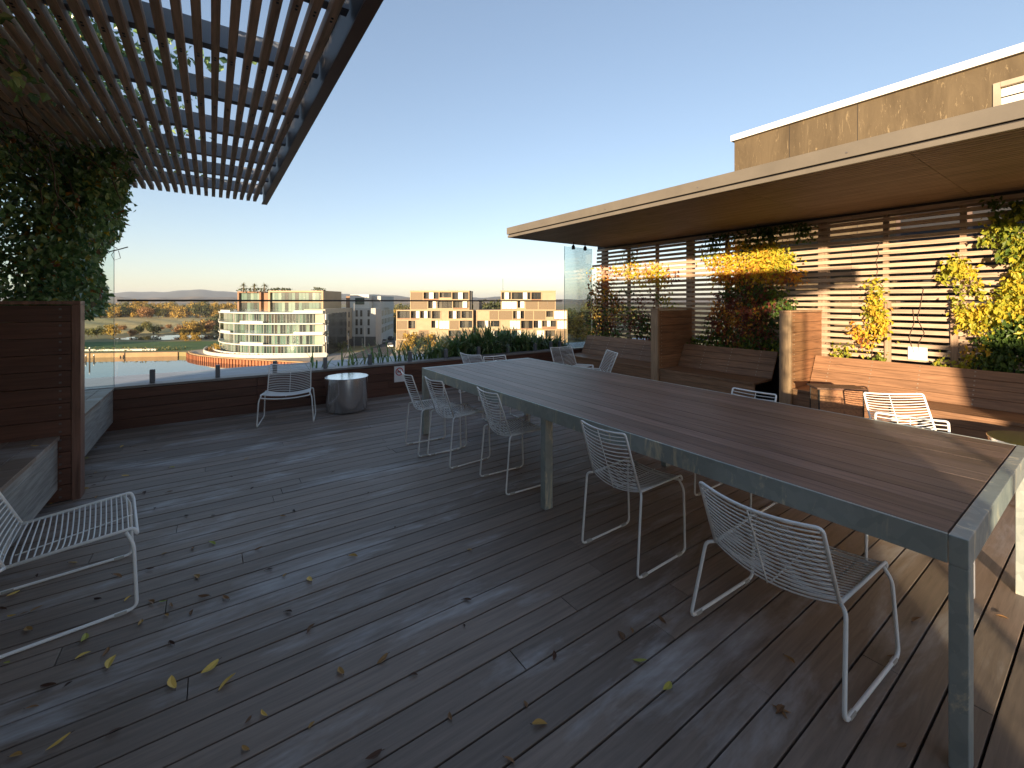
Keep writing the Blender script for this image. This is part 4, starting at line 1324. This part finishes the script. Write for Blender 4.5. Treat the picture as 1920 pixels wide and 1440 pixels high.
creeper('dusky purple and green creeper at the far end of the slatted screen', [
    (1112, 590, 20, 52, 520, 0.0, 1.0), (1132, 560, 22, 60, 420, 0.55, 1.0), (1128, 632, 34, 14, 330, 0.0, 0.42), (1150, 600, 22, 42, 300, 0.1, 1.0),
    (1200, 575, 28, 50, 380, 0.15, 1.0), (1208, 635, 26, 24, 260, 0.0, 1.0), (1250, 560, 24, 10, 60, 0.1, 0.9), (1165, 512, 18, 14, 110, 0.4, 0.85),
    (1205, 510, 30, 22, 260, 0.35, 0.85), (1235, 520, 20, 16, 130, 0.3, 0.8), (1180, 490, 14, 6, 40, 0.2, 0.6), (1108, 520, 8, 20, 40, 0.3, 1.0), (1258, 515, 12, 8, 30, 0.6, 1.0)],
    101, [[(1128, 640), (1120, 590), (1112, 540), (1104, 515)], [(1205, 650), (1200, 590), (1190, 540), (1165, 490)], [(1215, 650), (1225, 580), (1240, 520), (1262, 512)]], 0.075, (6.8, 5.6, 0.75))
creeper('large creeper glowing yellow and orange above and dark red below, over the middle bench', [
    (1412, 490, 50, 26, 900, 0.40, 0.75), (1450, 480, 26, 22, 420, 0.36, 0.62), (1352, 500, 20, 20, 240, 0.40, 0.85), (1375, 520, 30, 10, 240, 0.55, 0.9), (1440, 515, 40, 12, 260, 0.45, 0.9),
    (1330, 478, 14, 12, 50, 0.2, 0.6), (1500, 522, 18, 6, 50, 0.55, 0.9), (1490, 480, 8, 18, 24, 0.3, 0.6),
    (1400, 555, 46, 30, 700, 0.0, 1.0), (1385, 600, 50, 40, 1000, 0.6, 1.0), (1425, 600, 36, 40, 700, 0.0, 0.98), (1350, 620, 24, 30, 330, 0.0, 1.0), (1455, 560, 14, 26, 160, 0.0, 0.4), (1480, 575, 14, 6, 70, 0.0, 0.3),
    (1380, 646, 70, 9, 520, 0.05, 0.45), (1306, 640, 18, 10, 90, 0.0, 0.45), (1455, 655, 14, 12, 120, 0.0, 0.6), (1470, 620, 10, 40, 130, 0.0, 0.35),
    (1400, 440, 60, 16, 380, 0.0, 0.2), (1470, 425, 50, 14, 260, 0.0, 0.2), (1340, 450, 14, 16, 60, 0.0, 0.25), (1505, 440, 14, 10, 40, 0.1, 0.4)],
    102, [[(1400, 655), (1395, 600), (1400, 540), (1420, 480), (1440, 430)], [(1440, 655), (1450, 590), (1460, 520), (1475, 450)], [(1360, 655), (1350, 580), (1350, 520), (1335, 470)]], 0.072, (6.8, 3.4, 0.75))
creeper('thin sparse yellow creeper strand climbing the middle of the sunlit screen', [
    (1642, 570, 13, 22, 170, 0.3, 0.75), (1646, 535, 6, 24, 60, 0.35, 0.7), (1650, 600, 10, 20, 90, 0.35, 0.75), (1622, 640, 14, 10, 60, 0.3, 0.95), (1610, 615, 10, 10, 40, 0.3, 0.75), (1646, 620, 8, 16, 40, 0.4, 0.9),
    (1570, 662, 26, 3, 60, 0.2, 0.55), (1640, 672, 26, 3, 36, 0.2, 0.5), (1755, 683, 16, 3, 30, 0.3, 0.5)],
    103, [[(1630, 672), (1640, 610), (1650, 540), (1640, 490), (1652, 452)], [(1725, 660), (1728, 600), (1732, 540)], [(1712, 660), (1712, 580)]], 0.066, (6.8, 1.9, 0.75))
creeper('bushy yellow and green creeper at the right edge of the sunlit screen', [
    (1895, 432, 24, 40, 330, 0.15, 0.52), (1915, 470, 26, 40, 300, 0.2, 0.6), (1860, 448, 20, 20, 60, 0.2, 0.55), (1900, 540, 30, 36, 360, 0.3, 0.66), (1880, 585, 34, 20, 300, 0.36, 0.64),
    (1800, 500, 22, 16, 130, 0.3, 0.6), (1775, 512, 14, 6, 44, 0.3, 0.5), (1820, 590, 26, 22, 240, 0.38, 0.66), (1835, 540, 16, 14, 50, 0.35, 0.6), (1800, 560, 8, 24, 50, 0.3, 0.6),
    (1895, 640, 40, 44, 800, 0.0, 0.28), (1860, 670, 28, 22, 260, 0.05, 0.3), (1832, 660, 12, 14, 60, 0.4, 0.7), (1808, 682, 8, 5, 26, 0.4, 0.5), (1945, 560, 30, 120, 900, 0.1, 0.6), (1890, 390, 30, 12, 120, 0.0, 0.3)],
    104, [[(1860, 690), (1850, 600), (1830, 540), (1790, 505), (1760, 515)], [(1890, 690), (1895, 600), (1900, 500), (1905, 420)], [(1840, 690), (1815, 600), (1800, 540)]], 0.07, (6.8, 0.7, 0.75))

# ---- strappy plants in the planter beyond the glass
def strap_clump(x, y, z, h, n, spread, seed, lab, wd=0.022):
    g = random.Random(seed)
    t = thing('strappy_plant', lab, 'plant', (x, y, z), 0, 'strappy leaved plants beyond the far glass')
    q = MB()
    for i in range(n):
        an = g.uniform(0, 6.283); L = h * g.uniform(0.8, 1.7)
        ph, dph = g.uniform(0.02, 0.45), g.uniform(0.3, 2.6) * spread
        p = Vector((x + g.gauss(0, .14), y + g.gauss(0, .09), z))
        dr = Vector((math.cos(an), math.sin(an), 0)); sd = Vector((-dr.y, dr.x, 0))
        prev = None; r = g.random()
        for k in range(8):
            f = k / 7
            w = wd * (1 - f) ** 0.6 * (0.6 + 0.8 * min(1, f * 4)) + 0.0006
            c = (p - sd * w, p + sd * w)
            if prev: q.face([prev[0], prev[1], c[1], c[0]], r)
            prev = c
            a_ = ph + dph * f
            p = p + (dr * math.sin(a_) + Vector((0, 0, math.cos(a_)))) * (L / 7)
    q.build('leaves', M['strap'], t)
    return t
big = [(3.75, .42, 190), (4.05, .50, 230), (4.35, .54, 260), (4.65, .49, 250), (4.95, .50, 250), (5.25, .43, 220), (5.55, .38, 190), (5.85, .34, 160), (6.1, .33, 140)]
names = ['leftmost of the tall dark strappy clumps behind the table', 'tall upright strappy clump second from the left of the big group', 'tallest dense strappy clump before the right tan apartment block',
         'bushy dark strappy clump right of the tallest one', 'broad strappy clump in the middle right of the planter', 'medium strappy clump left of the wire lounge by the glass',
         'lower strappy clump just behind the wire lounge by the glass', 'low green strappy clump near the tall glass screen', 'last low strappy clump right beside the tall glass screen']
for i, (x, h, n) in enumerate(big):
    strap_clump(x, 7.28 + 0.12 * math.sin(i * 2.1), 0.44, h * 0.82, n + 60, 1.0, 300 + i, names[i], 0.015)
small = [(1.45, .20, 14, 'tiny wispy strappy seedling beyond the glass above the steel drum'), (1.95, .24, 18, 'small wispy strappy plant right of the steel drum beyond the glass'), (2.3, .30, 22, 'small strappy plant above the no smoking sign beyond the glass'),
         (2.75, .36, 34, 'spiky strappy plant left of the far table corner beyond the glass'), (3.2, .40, 40, 'spiky arching strappy plant in front of the street trees'), (3.45, .36, 36, 'thin strappy plant just left of the big dark group')]
for i, (x, h, n, lab) in enumerate(small):
    strap_clump(x, 7.2, 0.44, h, n, 0.9, 400 + i, lab, 0.012)

# ---- trees
def treemat(name, c):
    return leafmat(name, [(0.0, scl(c, 0.45)), (0.5, c), (1.0, scl(c, 1.6))], 0.25, 0.7, 0.2)
M['t_gold'] = treemat('golden tree leaves', (0.40, 0.26, 0.055))
M['t_olive'] = treemat('olive tree leaves', (0.17, 0.155, 0.05))
M['t_rust'] = treemat('rusty tree leaves', (0.28, 0.15, 0.06))
M['t_dark'] = treemat('dark green leaves', (0.075, 0.085, 0.035))
M['t_green'] = treemat('green shrub leaves', (0.06, 0.10, 0.025))
M['bark'] = paint('bark', (0.12, 0.09, 0.065), 0.9)
def make_tree(name, lab, mat, h, wd, seed, leaves=520, lsz=0.55, trunk=0.3, group=None, cat='tree'):
    g = random.Random(seed)
    t = thing(name, lab, cat, (0, 0, 0), 0, group)
    tk = MB()
    tk.tube(wander((0, 0, -0.3), (g.gauss(0, .2), g.gauss(0, .2), h * .62), 6, .06 * h / 8, g), [h * .026 * (1 - .12 * i) for i in range(7)], 6)
    lobes = []
    for i in range(9):
        an = g.uniform(0, 6.283); rr = wd * g.uniform(.12, .36)
        c = Vector((rr * math.cos(an), rr * math.sin(an), h * g.uniform(trunk + .12, .88)))
        lobes.append((c, wd * g.uniform(.16, .30)))
        tk.tube([(0, 0, h * (trunk + .02 * i)), c * .6 + Vector((0, 0, h * .1)), c], [h * .012, h * .008, h * .003], 4)
    tk.build('trunk', M['bark'], t)
    q = MB()
    for i in range(leaves):
        c, r = g.choice(lobes)
        dv = rvec(g); p = c + dv * r * g.random() ** .4
        p.z = max(p.z, h * trunk * .7)
        q.leaf(p, rvec(g) + Vector((0, 0, -.4)), (dv + rvec(g) * .7), lsz * g.uniform(.6, 1.3), g.random(), .42)
    q.build('crown', mat, t)
    return t
GT = 'autumn trees beyond the river'
kinds = [make_tree('riverside_tree', 'x', M['t_gold'], 9, 10, 1, 900, .85, .12, GT), make_tree('riverside_tree', 'x', M['t_olive'], 10, 10, 2, 900, .9, .12, GT),
         make_tree('riverside_tree', 'x', M['t_rust'], 8, 9, 3, 800, .8, .1, GT), make_tree('riverside_tree', 'x', M['t_dark'], 8.5, 11, 4, 900, .9, .08, GT)]
labs = ['golden yellow tree in the belt beyond the reed bed', 'olive green tree in the belt beyond the reed bed', 'rust coloured tree in the belt beyond the reed bed', 'dark green tree in the belt beyond the reed bed']
nlab = ['golden bushy tree at the near edge of the reed bed', 'olive bushy tree at the near edge of the reed bed', 'rust brown bushy tree at the near edge of the reed bed', 'dark green bush at the near edge of the reed bed']
used = [False] * 4
def put(k, xc, Z, s, lab, z=GZ, group=None):
    o = copy_tree(kinds[k]) if used[k] else kinds[k]
    used[k] = True
    x, y = W(xc, Z)
    o.location = (x, y, z - 0.1); o.rotation_euler = (0, 0, rng.uniform(0, 6.28)); o.scale = (s, s, s * rng.uniform(.85, 1.1))
    o['label'] = lab
    o['group'] = group or ('trees at the near edge of the reed bed' if 'near edge' in lab else GT)
    return o
for row, (Zr, u0, u1, st_) in enumerate(((395, 120, 445, 9), (455, 110, 450, 9), (540, 100, 460, 9))):
    u = u0 + row * 3
    while u < u1:
        Z = Zr + rng.uniform(-22, 22)
        k = rng.choices((0, 1, 2, 3), (6, 3, 2, 2))[0]
        put(k, (u - CX) / F_PX * Z, Z, rng.uniform(.85, 1.5) * (1.0 + .12 * row), labs[k])
        u += st_ * rng.uniform(.7, 1.4)
# thickets on the near side of the reeds, by the lawn and backwater
for (u, v, k, s) in ((165, 632, 1, .45), (182, 634, 1, .5), (200, 628, 0, .5), (216, 630, 0, .55), (232, 622, 2, .5), (246, 632, 2, .42), (262, 628, 3, .5), (276, 622, 1, .6), (288, 628, 3, .55), (300, 622, 2, .4), (318, 618, 2, .4),
                     (338, 628, 2, .65), (350, 632, 0, .7), (362, 628, 2, .8), (374, 630, 0, .75), (386, 626, 2, .9), (398, 624, 3, .9), (408, 620, 3, .95), (416, 628, 3, .7), (345, 640, 0, .4), (366, 640, 0, .45), (425, 616, 1, .9)):
    Z = 15.5 * F_PX / (v - HOR)
    put(k, (u - CX) / F_PX * Z, Z, s, nlab[k])
# trees behind and between the apartment blocks
blab = ['yellow tree beyond the right hand tan apartment block', 'olive tree beyond the right hand tan apartment block', 'rusty tree beyond the right hand tan apartment block', 'dark tree beyond the right hand tan apartment block']
for u, Z, k, s in ((1072, 175, 0, 1.0), (1082, 190, 1, 1.25), (1092, 170, 0, 1.0), (1104, 185, 1, 1.3), (1118, 180, 0, 1.2), (1088, 240, 3, 1.4), (1066, 250, 3, 1.4), (1110, 250, 1, 1.5), (1140, 220, 3, 1.5), (1170, 230, 1, 1.5)):
    put(k, (u - CX) / F_PX * Z, Z, s, blab[k], group='trees beyond the right hand tan block')
slab_ = ['yellow tree at the far end of the street between the blocks', 'olive tree at the far end of the street between the blocks', 'rusty tree at the street end', 'dark tree at the far end of the street between the blocks']
for u, Z, k, s in ((731, 235, 0, 1.3), (738, 260, 1, 1.4), (724, 275, 0, 1.3), (742, 215, 3, 1.2), (716, 300, 1, 1.4), (735, 200, 3, .8)):
    put(k, (u - CX) / F_PX * Z, Z, s, slab_[k], group='trees at the end of the street')
# behind the gap between the twin blocks
for u, Z, k, s in ((900, 230, 1, 1.75), (918, 225, 3, 1.75), (932, 235, 1, 1.8), (760, 330, 3, 1.6), (752, 300, 1, 1.5)):
    put(k, (u - CX) / F_PX * Z, Z, s, ['', 'olive tree showing above the roofs of the twin tan blocks', '', 'dark tree showing above the roofs of the twin tan blocks'][k], group='trees behind the twin tan blocks')
# street trees in front of the tan block and by the glass building
for (u, v, k, s, lab) in ((768, 658, 0, .60, 'yellow street tree in front of the left tan block, nearest the street corner'), (786, 657, 3, .52, 'dark street tree between the two yellow ones before the left tan block'),
                          (812, 656, 0, .55, 'yellow street tree in front of the middle of the left tan block'), (834, 656, 3, .45, 'small dark street tree right of the white lamp post'),
                          (642, 658, 1, .38, 'small round olive tree on the lawn beside the brick wing'), (856, 652, 0, .45, 'yellow street tree half hidden by the strappy plants')):
    p = PF(u, v, GZ); o = put(k, 0, 100, s, lab, group='street trees by the apartment blocks'); o.location = (p.x, p.y, GZ - .1)
# hedge in front of the tan blocks and planting round the glass building
def hedge(pts, h, w_, n, mat, lab, seed, z=GZ, nm='hedge'):
    g = random.Random(seed); q = MB()
    tot = sum(math.hypot(b[0] - a[0], b[1] - a[1]) for a, b in zip(pts, pts[1:]))
    rs = resample(pts, tot / n)
    for (a, b) in rs:
        for k in range(5):
            x, y = W(a + g.gauss(0, w_), b + g.gauss(0, w_))
            q.leaf(Vector((x, y, z + h * g.random())), rvec(g) + Vector((0, 0, .5)), rvec(g), g.uniform(.3, .55), g.random(), .45)
    x, y = W(*pts[0])
    return tag(q.build(nm, mat, None, loc=(x, y, z)), lab, 'hedge')
hedge([(-37, 134), (-24, 134), (-12, 134)], 1.3, .6, 90, M['t_olive'], 'low olive hedge in front of the left tan apartment block', 51)
hedge([(-11, 134), (4, 134), (20, 134)], 1.3, .6, 100, M['t_green'], 'low green hedge in front of the right tan apartment block', 52)
hedge([tuple(arc(i / 14, -2.8, 9.0)) for i in range(15)], .7, .35, 120, M['t_rust'], 'low rusty planting strip inside the white curved terrace wall', 53)
hedge([tuple(arc(i / 20, -1.0, 8.6)) for i in range(1, 6)], 2.0, .5, 46, M['t_gold'], 'yellow shrubs in the raised bed at the left tip of the glass building', 54)
hedge([(-150, 134), (-130, 134), (-104, 137)], 1.0, .8, 110, M['t_olive'], 'scrubby planting along the riverside lawn', 55)
# planting on the roof terrace of the glass building
hedge([((u - CX) / F_PX * 136, 136) for u in (448, 470, 500)], .9, .5, 46, M['t_dark'], 'low dark roof planting under the palms', 56, 4.7)
hedge([((u - CX) / F_PX * 133, 133) for u in (505, 530, 545)], .7, .5, 36, M['t_dark'], 'low dark roof planting right of the palms', 57, 4.75)
hedge([((u - CX) / F_PX * 133, 133) for u in (590, 600, 608)], .8, .4, 24, M['t_dark'], 'dark roof planting at the right end of the glass building', 58, 4.75)
# palms on the roof
def palm(u, Z, h, lab, seed, z=4.3):
    g = random.Random(seed); x, y = UZ(u, Z)
    t = thing('palm_tree', lab, 'palm', (x, y, z), 0, 'palms on the roof of the curved glass building')
    MB().tube([(x, y, z), (x + .05, y, z + h * .6)], [.2, .15], 7).build('trunk', M['bark'], t)
    q = MB(); c = Vector((x + .05, y, z + h * .62))
    for i in range(46):
        d = rvec(g); d.z = abs(d.z) * .9 - .25; d.normalize()
        prev = None; sd = d.cross(Vector((0, 0, 1))); sd = sd.normalized() if sd.length > .05 else Vector((1, 0, 0)); r = g.random()
        L = h * g.uniform(.32, .46)
        for k in range(5):
            f = k / 4; p = c + d * L * f + Vector((0, 0, -.35 * L * f * f)); w_ = .13 * (1 - f) + .015
            cc = (p - sd * w_, p + sd * w_)
            if prev: q.face([prev[0], prev[1], cc[1], cc[0]], r)
            prev = cc
    q.build('crown', M['t_olive'], t)
palm(456, 136, 3.7, 'leftmost of the three palms on the glass building roof', 61)
palm(477, 136, 3.6, 'middle of the three palms on the glass building roof', 62)
palm(496, 135, 3.6, 'rightmost of the three palms on the glass building roof', 63)

# ---- fallen leaves on the deck
LG = {}
def fallen_mesh(seed, L, r):
    g = random.Random(seed); q = MB()
    n = 5; wmax = L * g.uniform(.16, .24); curl = g.uniform(.02, .14) * L; prev = None
    for k in range(n + 1):
        f = k / n; w_ = wmax * math.sin(math.pi * (0.06 + .94 * f)) ** .8 if k < n else .0005
        zc = 0.004 + curl * (f - .5) ** 2 * 1.6
        bnd = L * .12 * math.sin(f * 3)
        c = [Vector((L * (f - .5), bnd - w_, zc + w_ * .45)), Vector((L * (f - .5), bnd, zc)), Vector((L * (f - .5), bnd + w_, zc + w_ * .35))]
        if prev:
            q.face([prev[0], prev[1], c[1], c[0]], r); q.face([prev[1], prev[2], c[2], c[1]], r)
        prev = c
    q.tube([(-L * .5, 0, .004), (-L * .66, L * .03, .005)], .0009, 4, r=.2)
    return q
classes = {'yellow': (.80, .92), 'brown': (.3, .55), 'dark': (.08, .3), 'green': (.97, 1.0), 'tan': (.58, .68)}
glab = {'yellow': 'small yellow fallen leaf on the dark deck boards', 'brown': 'small brown fallen leaf on the dark deck boards', 'dark': 'curled blackish fallen leaf on the dark deck boards',
        'green': 'small green fallen leaf on the dark deck boards', 'tan': 'small pale tan fallen leaf on the dark deck boards'}
proto = {}
for c, (a, b) in classes.items():
    proto[c] = []
    for k in range(4):
        proto[c].append([fallen_mesh(900 + k * 7 + len(c), .052, a + (b - a) * k / 3), None])
def fallen(c, x, y, z, s, lab=None, tilt=None):
    if c == 'dark': s *= 0.75
    if c == 'yellow': s *= 1.15
    k = rng.randrange(4); pr = proto[c][k]
    if pr[1] is None:
        o = pr[0].build('fallen_leaf', M['leaf_fallen']); pr[1] = o
    else:
        o = pr[1].copy(); col.objects.link(o)
    o.location = (x, y, z); o.scale = (s, s, s)
    o.rotation_euler = tilt or (rng.gauss(0, .12), rng.gauss(0, .12), rng.uniform(0, 6.28))
    o['category'] = 'leaf'
    if lab:
        o['label'] = lab
        if 'group' in o: del o['group']
    else:
        o['label'] = glab[c]; o['group'] = c + ' fallen leaves on the deck'
spots = [(393, 1253, 'yellow'), (428, 1282, 'yellow'), (325, 1282, 'yellow'), (210, 1244, 'yellow'), (156, 1232, 'yellow'), (197, 1226, 'tan'), (155, 1200, 'green'), (12, 1246, 'green'), (585, 1362, 'tan'), (1012, 1362, 'tan'), (985, 1324, 'brown'), (845, 1345, 'brown'),
         (1465, 1334, 'brown'), (1250, 1290, 'green'), (1200, 1242, 'green'), (1038, 1232, 'brown'), (1185, 1185, 'tan'), (1165, 1196, 'brown'), (876, 1128, 'brown'), (880, 1033, 'tan'), (776, 1268, 'brown'), (717, 1238, 'tan'), (584, 1180, 'brown'), (424, 1122, 'brown'), (382, 1120, 'brown'),
         (360, 1150, 'brown'), (322, 1136, 'tan'), (305, 1130, 'green'), (283, 1132, 'brown'), (312, 1156, 'tan'), (262, 1170, 'tan'), (240, 1124, 'yellow'), (183, 1124, 'dark'), (322, 1207, 'dark'), (505, 1070, 'dark'), (535, 1080, 'tan'), (582, 1088, 'yellow'), (485, 1030, 'brown'), (397, 1021, 'green'), (368, 1084, 'tan'), (308, 1040, 'tan'),
         (360, 1030, 'tan'), (280, 1068, 'dark'), (219, 1083, 'brown'), (136, 1057, 'yellow'), (70, 1080, 'dark'), (24, 1116, 'yellow'), (22, 1156, 'yellow'), (45, 1152, 'brown'), (70, 1144, 'tan'), (55, 1181, 'tan'), (5, 1142, 'brown'), (350, 968, 'dark'), (289, 955, 'dark'), (272, 925, 'brown'), (318, 924, 'brown'), (322, 878, 'green'),
         (400, 968, 'dark'), (552, 959, 'dark'), (530, 969, 'tan'), (433, 895, 'brown'), (463, 861, 'tan'), (518, 869, 'dark'), (473, 917, 'dark'), (625, 886, 'dark'), (235, 893, 'yellow'), (180, 887, 'tan'), (170, 895, 'brown'), (160, 917, 'tan'), (182, 933, 'tan'), (176, 911, 'dark'), (257, 866, 'dark'), (272, 846, 'dark'), (252, 838, 'tan'), (229, 838, 'yellow'),
         (162, 860, 'green'), (180, 840, 'tan'), (178, 823, 'brown'), (183, 810, 'tan'), (190, 803, 'brown'), (262, 796, 'brown'), (72, 955, 'yellow'), (80, 949, 'tan'), (98, 944, 'tan'), (60, 950, 'brown'), (1242, 1163, 'brown'), (640, 1260, 'tan'), (465, 1352, 'brown'), (30, 1420, 'tan'), (60, 1330, 'tan'), (215, 1375, 'brown'), (460, 1405, 'tan'), (700, 1420, 'brown'),
         (955, 1430, 'tan'), (1690, 1400, 'brown'), (1672, 1232, 'tan'), (1720, 1165, 'tan'), (1880, 1160, 'tan'), (1480, 1240, 'tan'), (870, 1175, 'dark'), (662, 1045, 'tan'), (540, 1150, 'dark'), (740, 990, 'dark'), (690, 925, 'dark'), (604, 838, 'dark'), (495, 1340, 'yellow'), (110, 1395, 'yellow'), (90, 1288, 'brown'), (128, 1285, 'dark')]
named = {(393, 1253): 'yellow leaf on the deck pointing right, farther of the bright foreground pair', (428, 1282): 'yellow leaf on the deck lying across a gap, nearer of the bright foreground pair',
         (210, 1244): 'curled pale yellow leaf on the deck below the left lounge chair rail', (1250, 1290): 'green-yellow leaf on the deck left of the foreground lounge chair', (155, 1200): 'green leaf on the deck just under the front rail of the left lounge chair'}
for (u, v, c) in spots:
    p = PF(u, v, 0.0)
    if (u, v) in named: fallen(c, p.x, p.y, 0.003, 1.15, named[u, v])
    else: fallen(c, p.x, p.y, 0.003, rng.uniform(.55, 1.1))
glab = {k: v.replace('dark deck boards', 'grey bench seat on the left') for k, v in glab.items()}
for (x, y, c) in ((-1.12, 3.9, 'tan'), (-1.2, 3.6, 'tan'), (-1.35, 3.75, 'yellow'), (-1.05, 5.2, 'tan'), (-1.15, 5.9, 'brown'), (-1.5, 4.2, 'tan'), (-1.0, 4.3, 'yellow')):
    k = rng.randrange(4); fallen(c, x, y, 0.502, .9)
    col.objects[-1]['group'] = c + ' fallen leaves on the left bench'

# star shaped leaf in the foreground
p = PF(1465, 1333, 0.004); q = MB()
for k in range(5):
    a = k * 1.2566 + .4
    q.face([(p.x, p.y, p.z), (p.x + .013 * math.cos(a - .5), p.y + .013 * math.sin(a - .5), p.z + .004), (p.x + .034 * math.cos(a), p.y + .034 * math.sin(a), p.z + .001), (p.x + .013 * math.cos(a + .5), p.y + .013 * math.sin(a + .5), p.z + .004)], .6)
tag(q.build('fallen_leaf', M['leaf_fallen'], None, loc=p), 'star shaped tan fallen leaf left of the foreground chair leg', 'leaf')
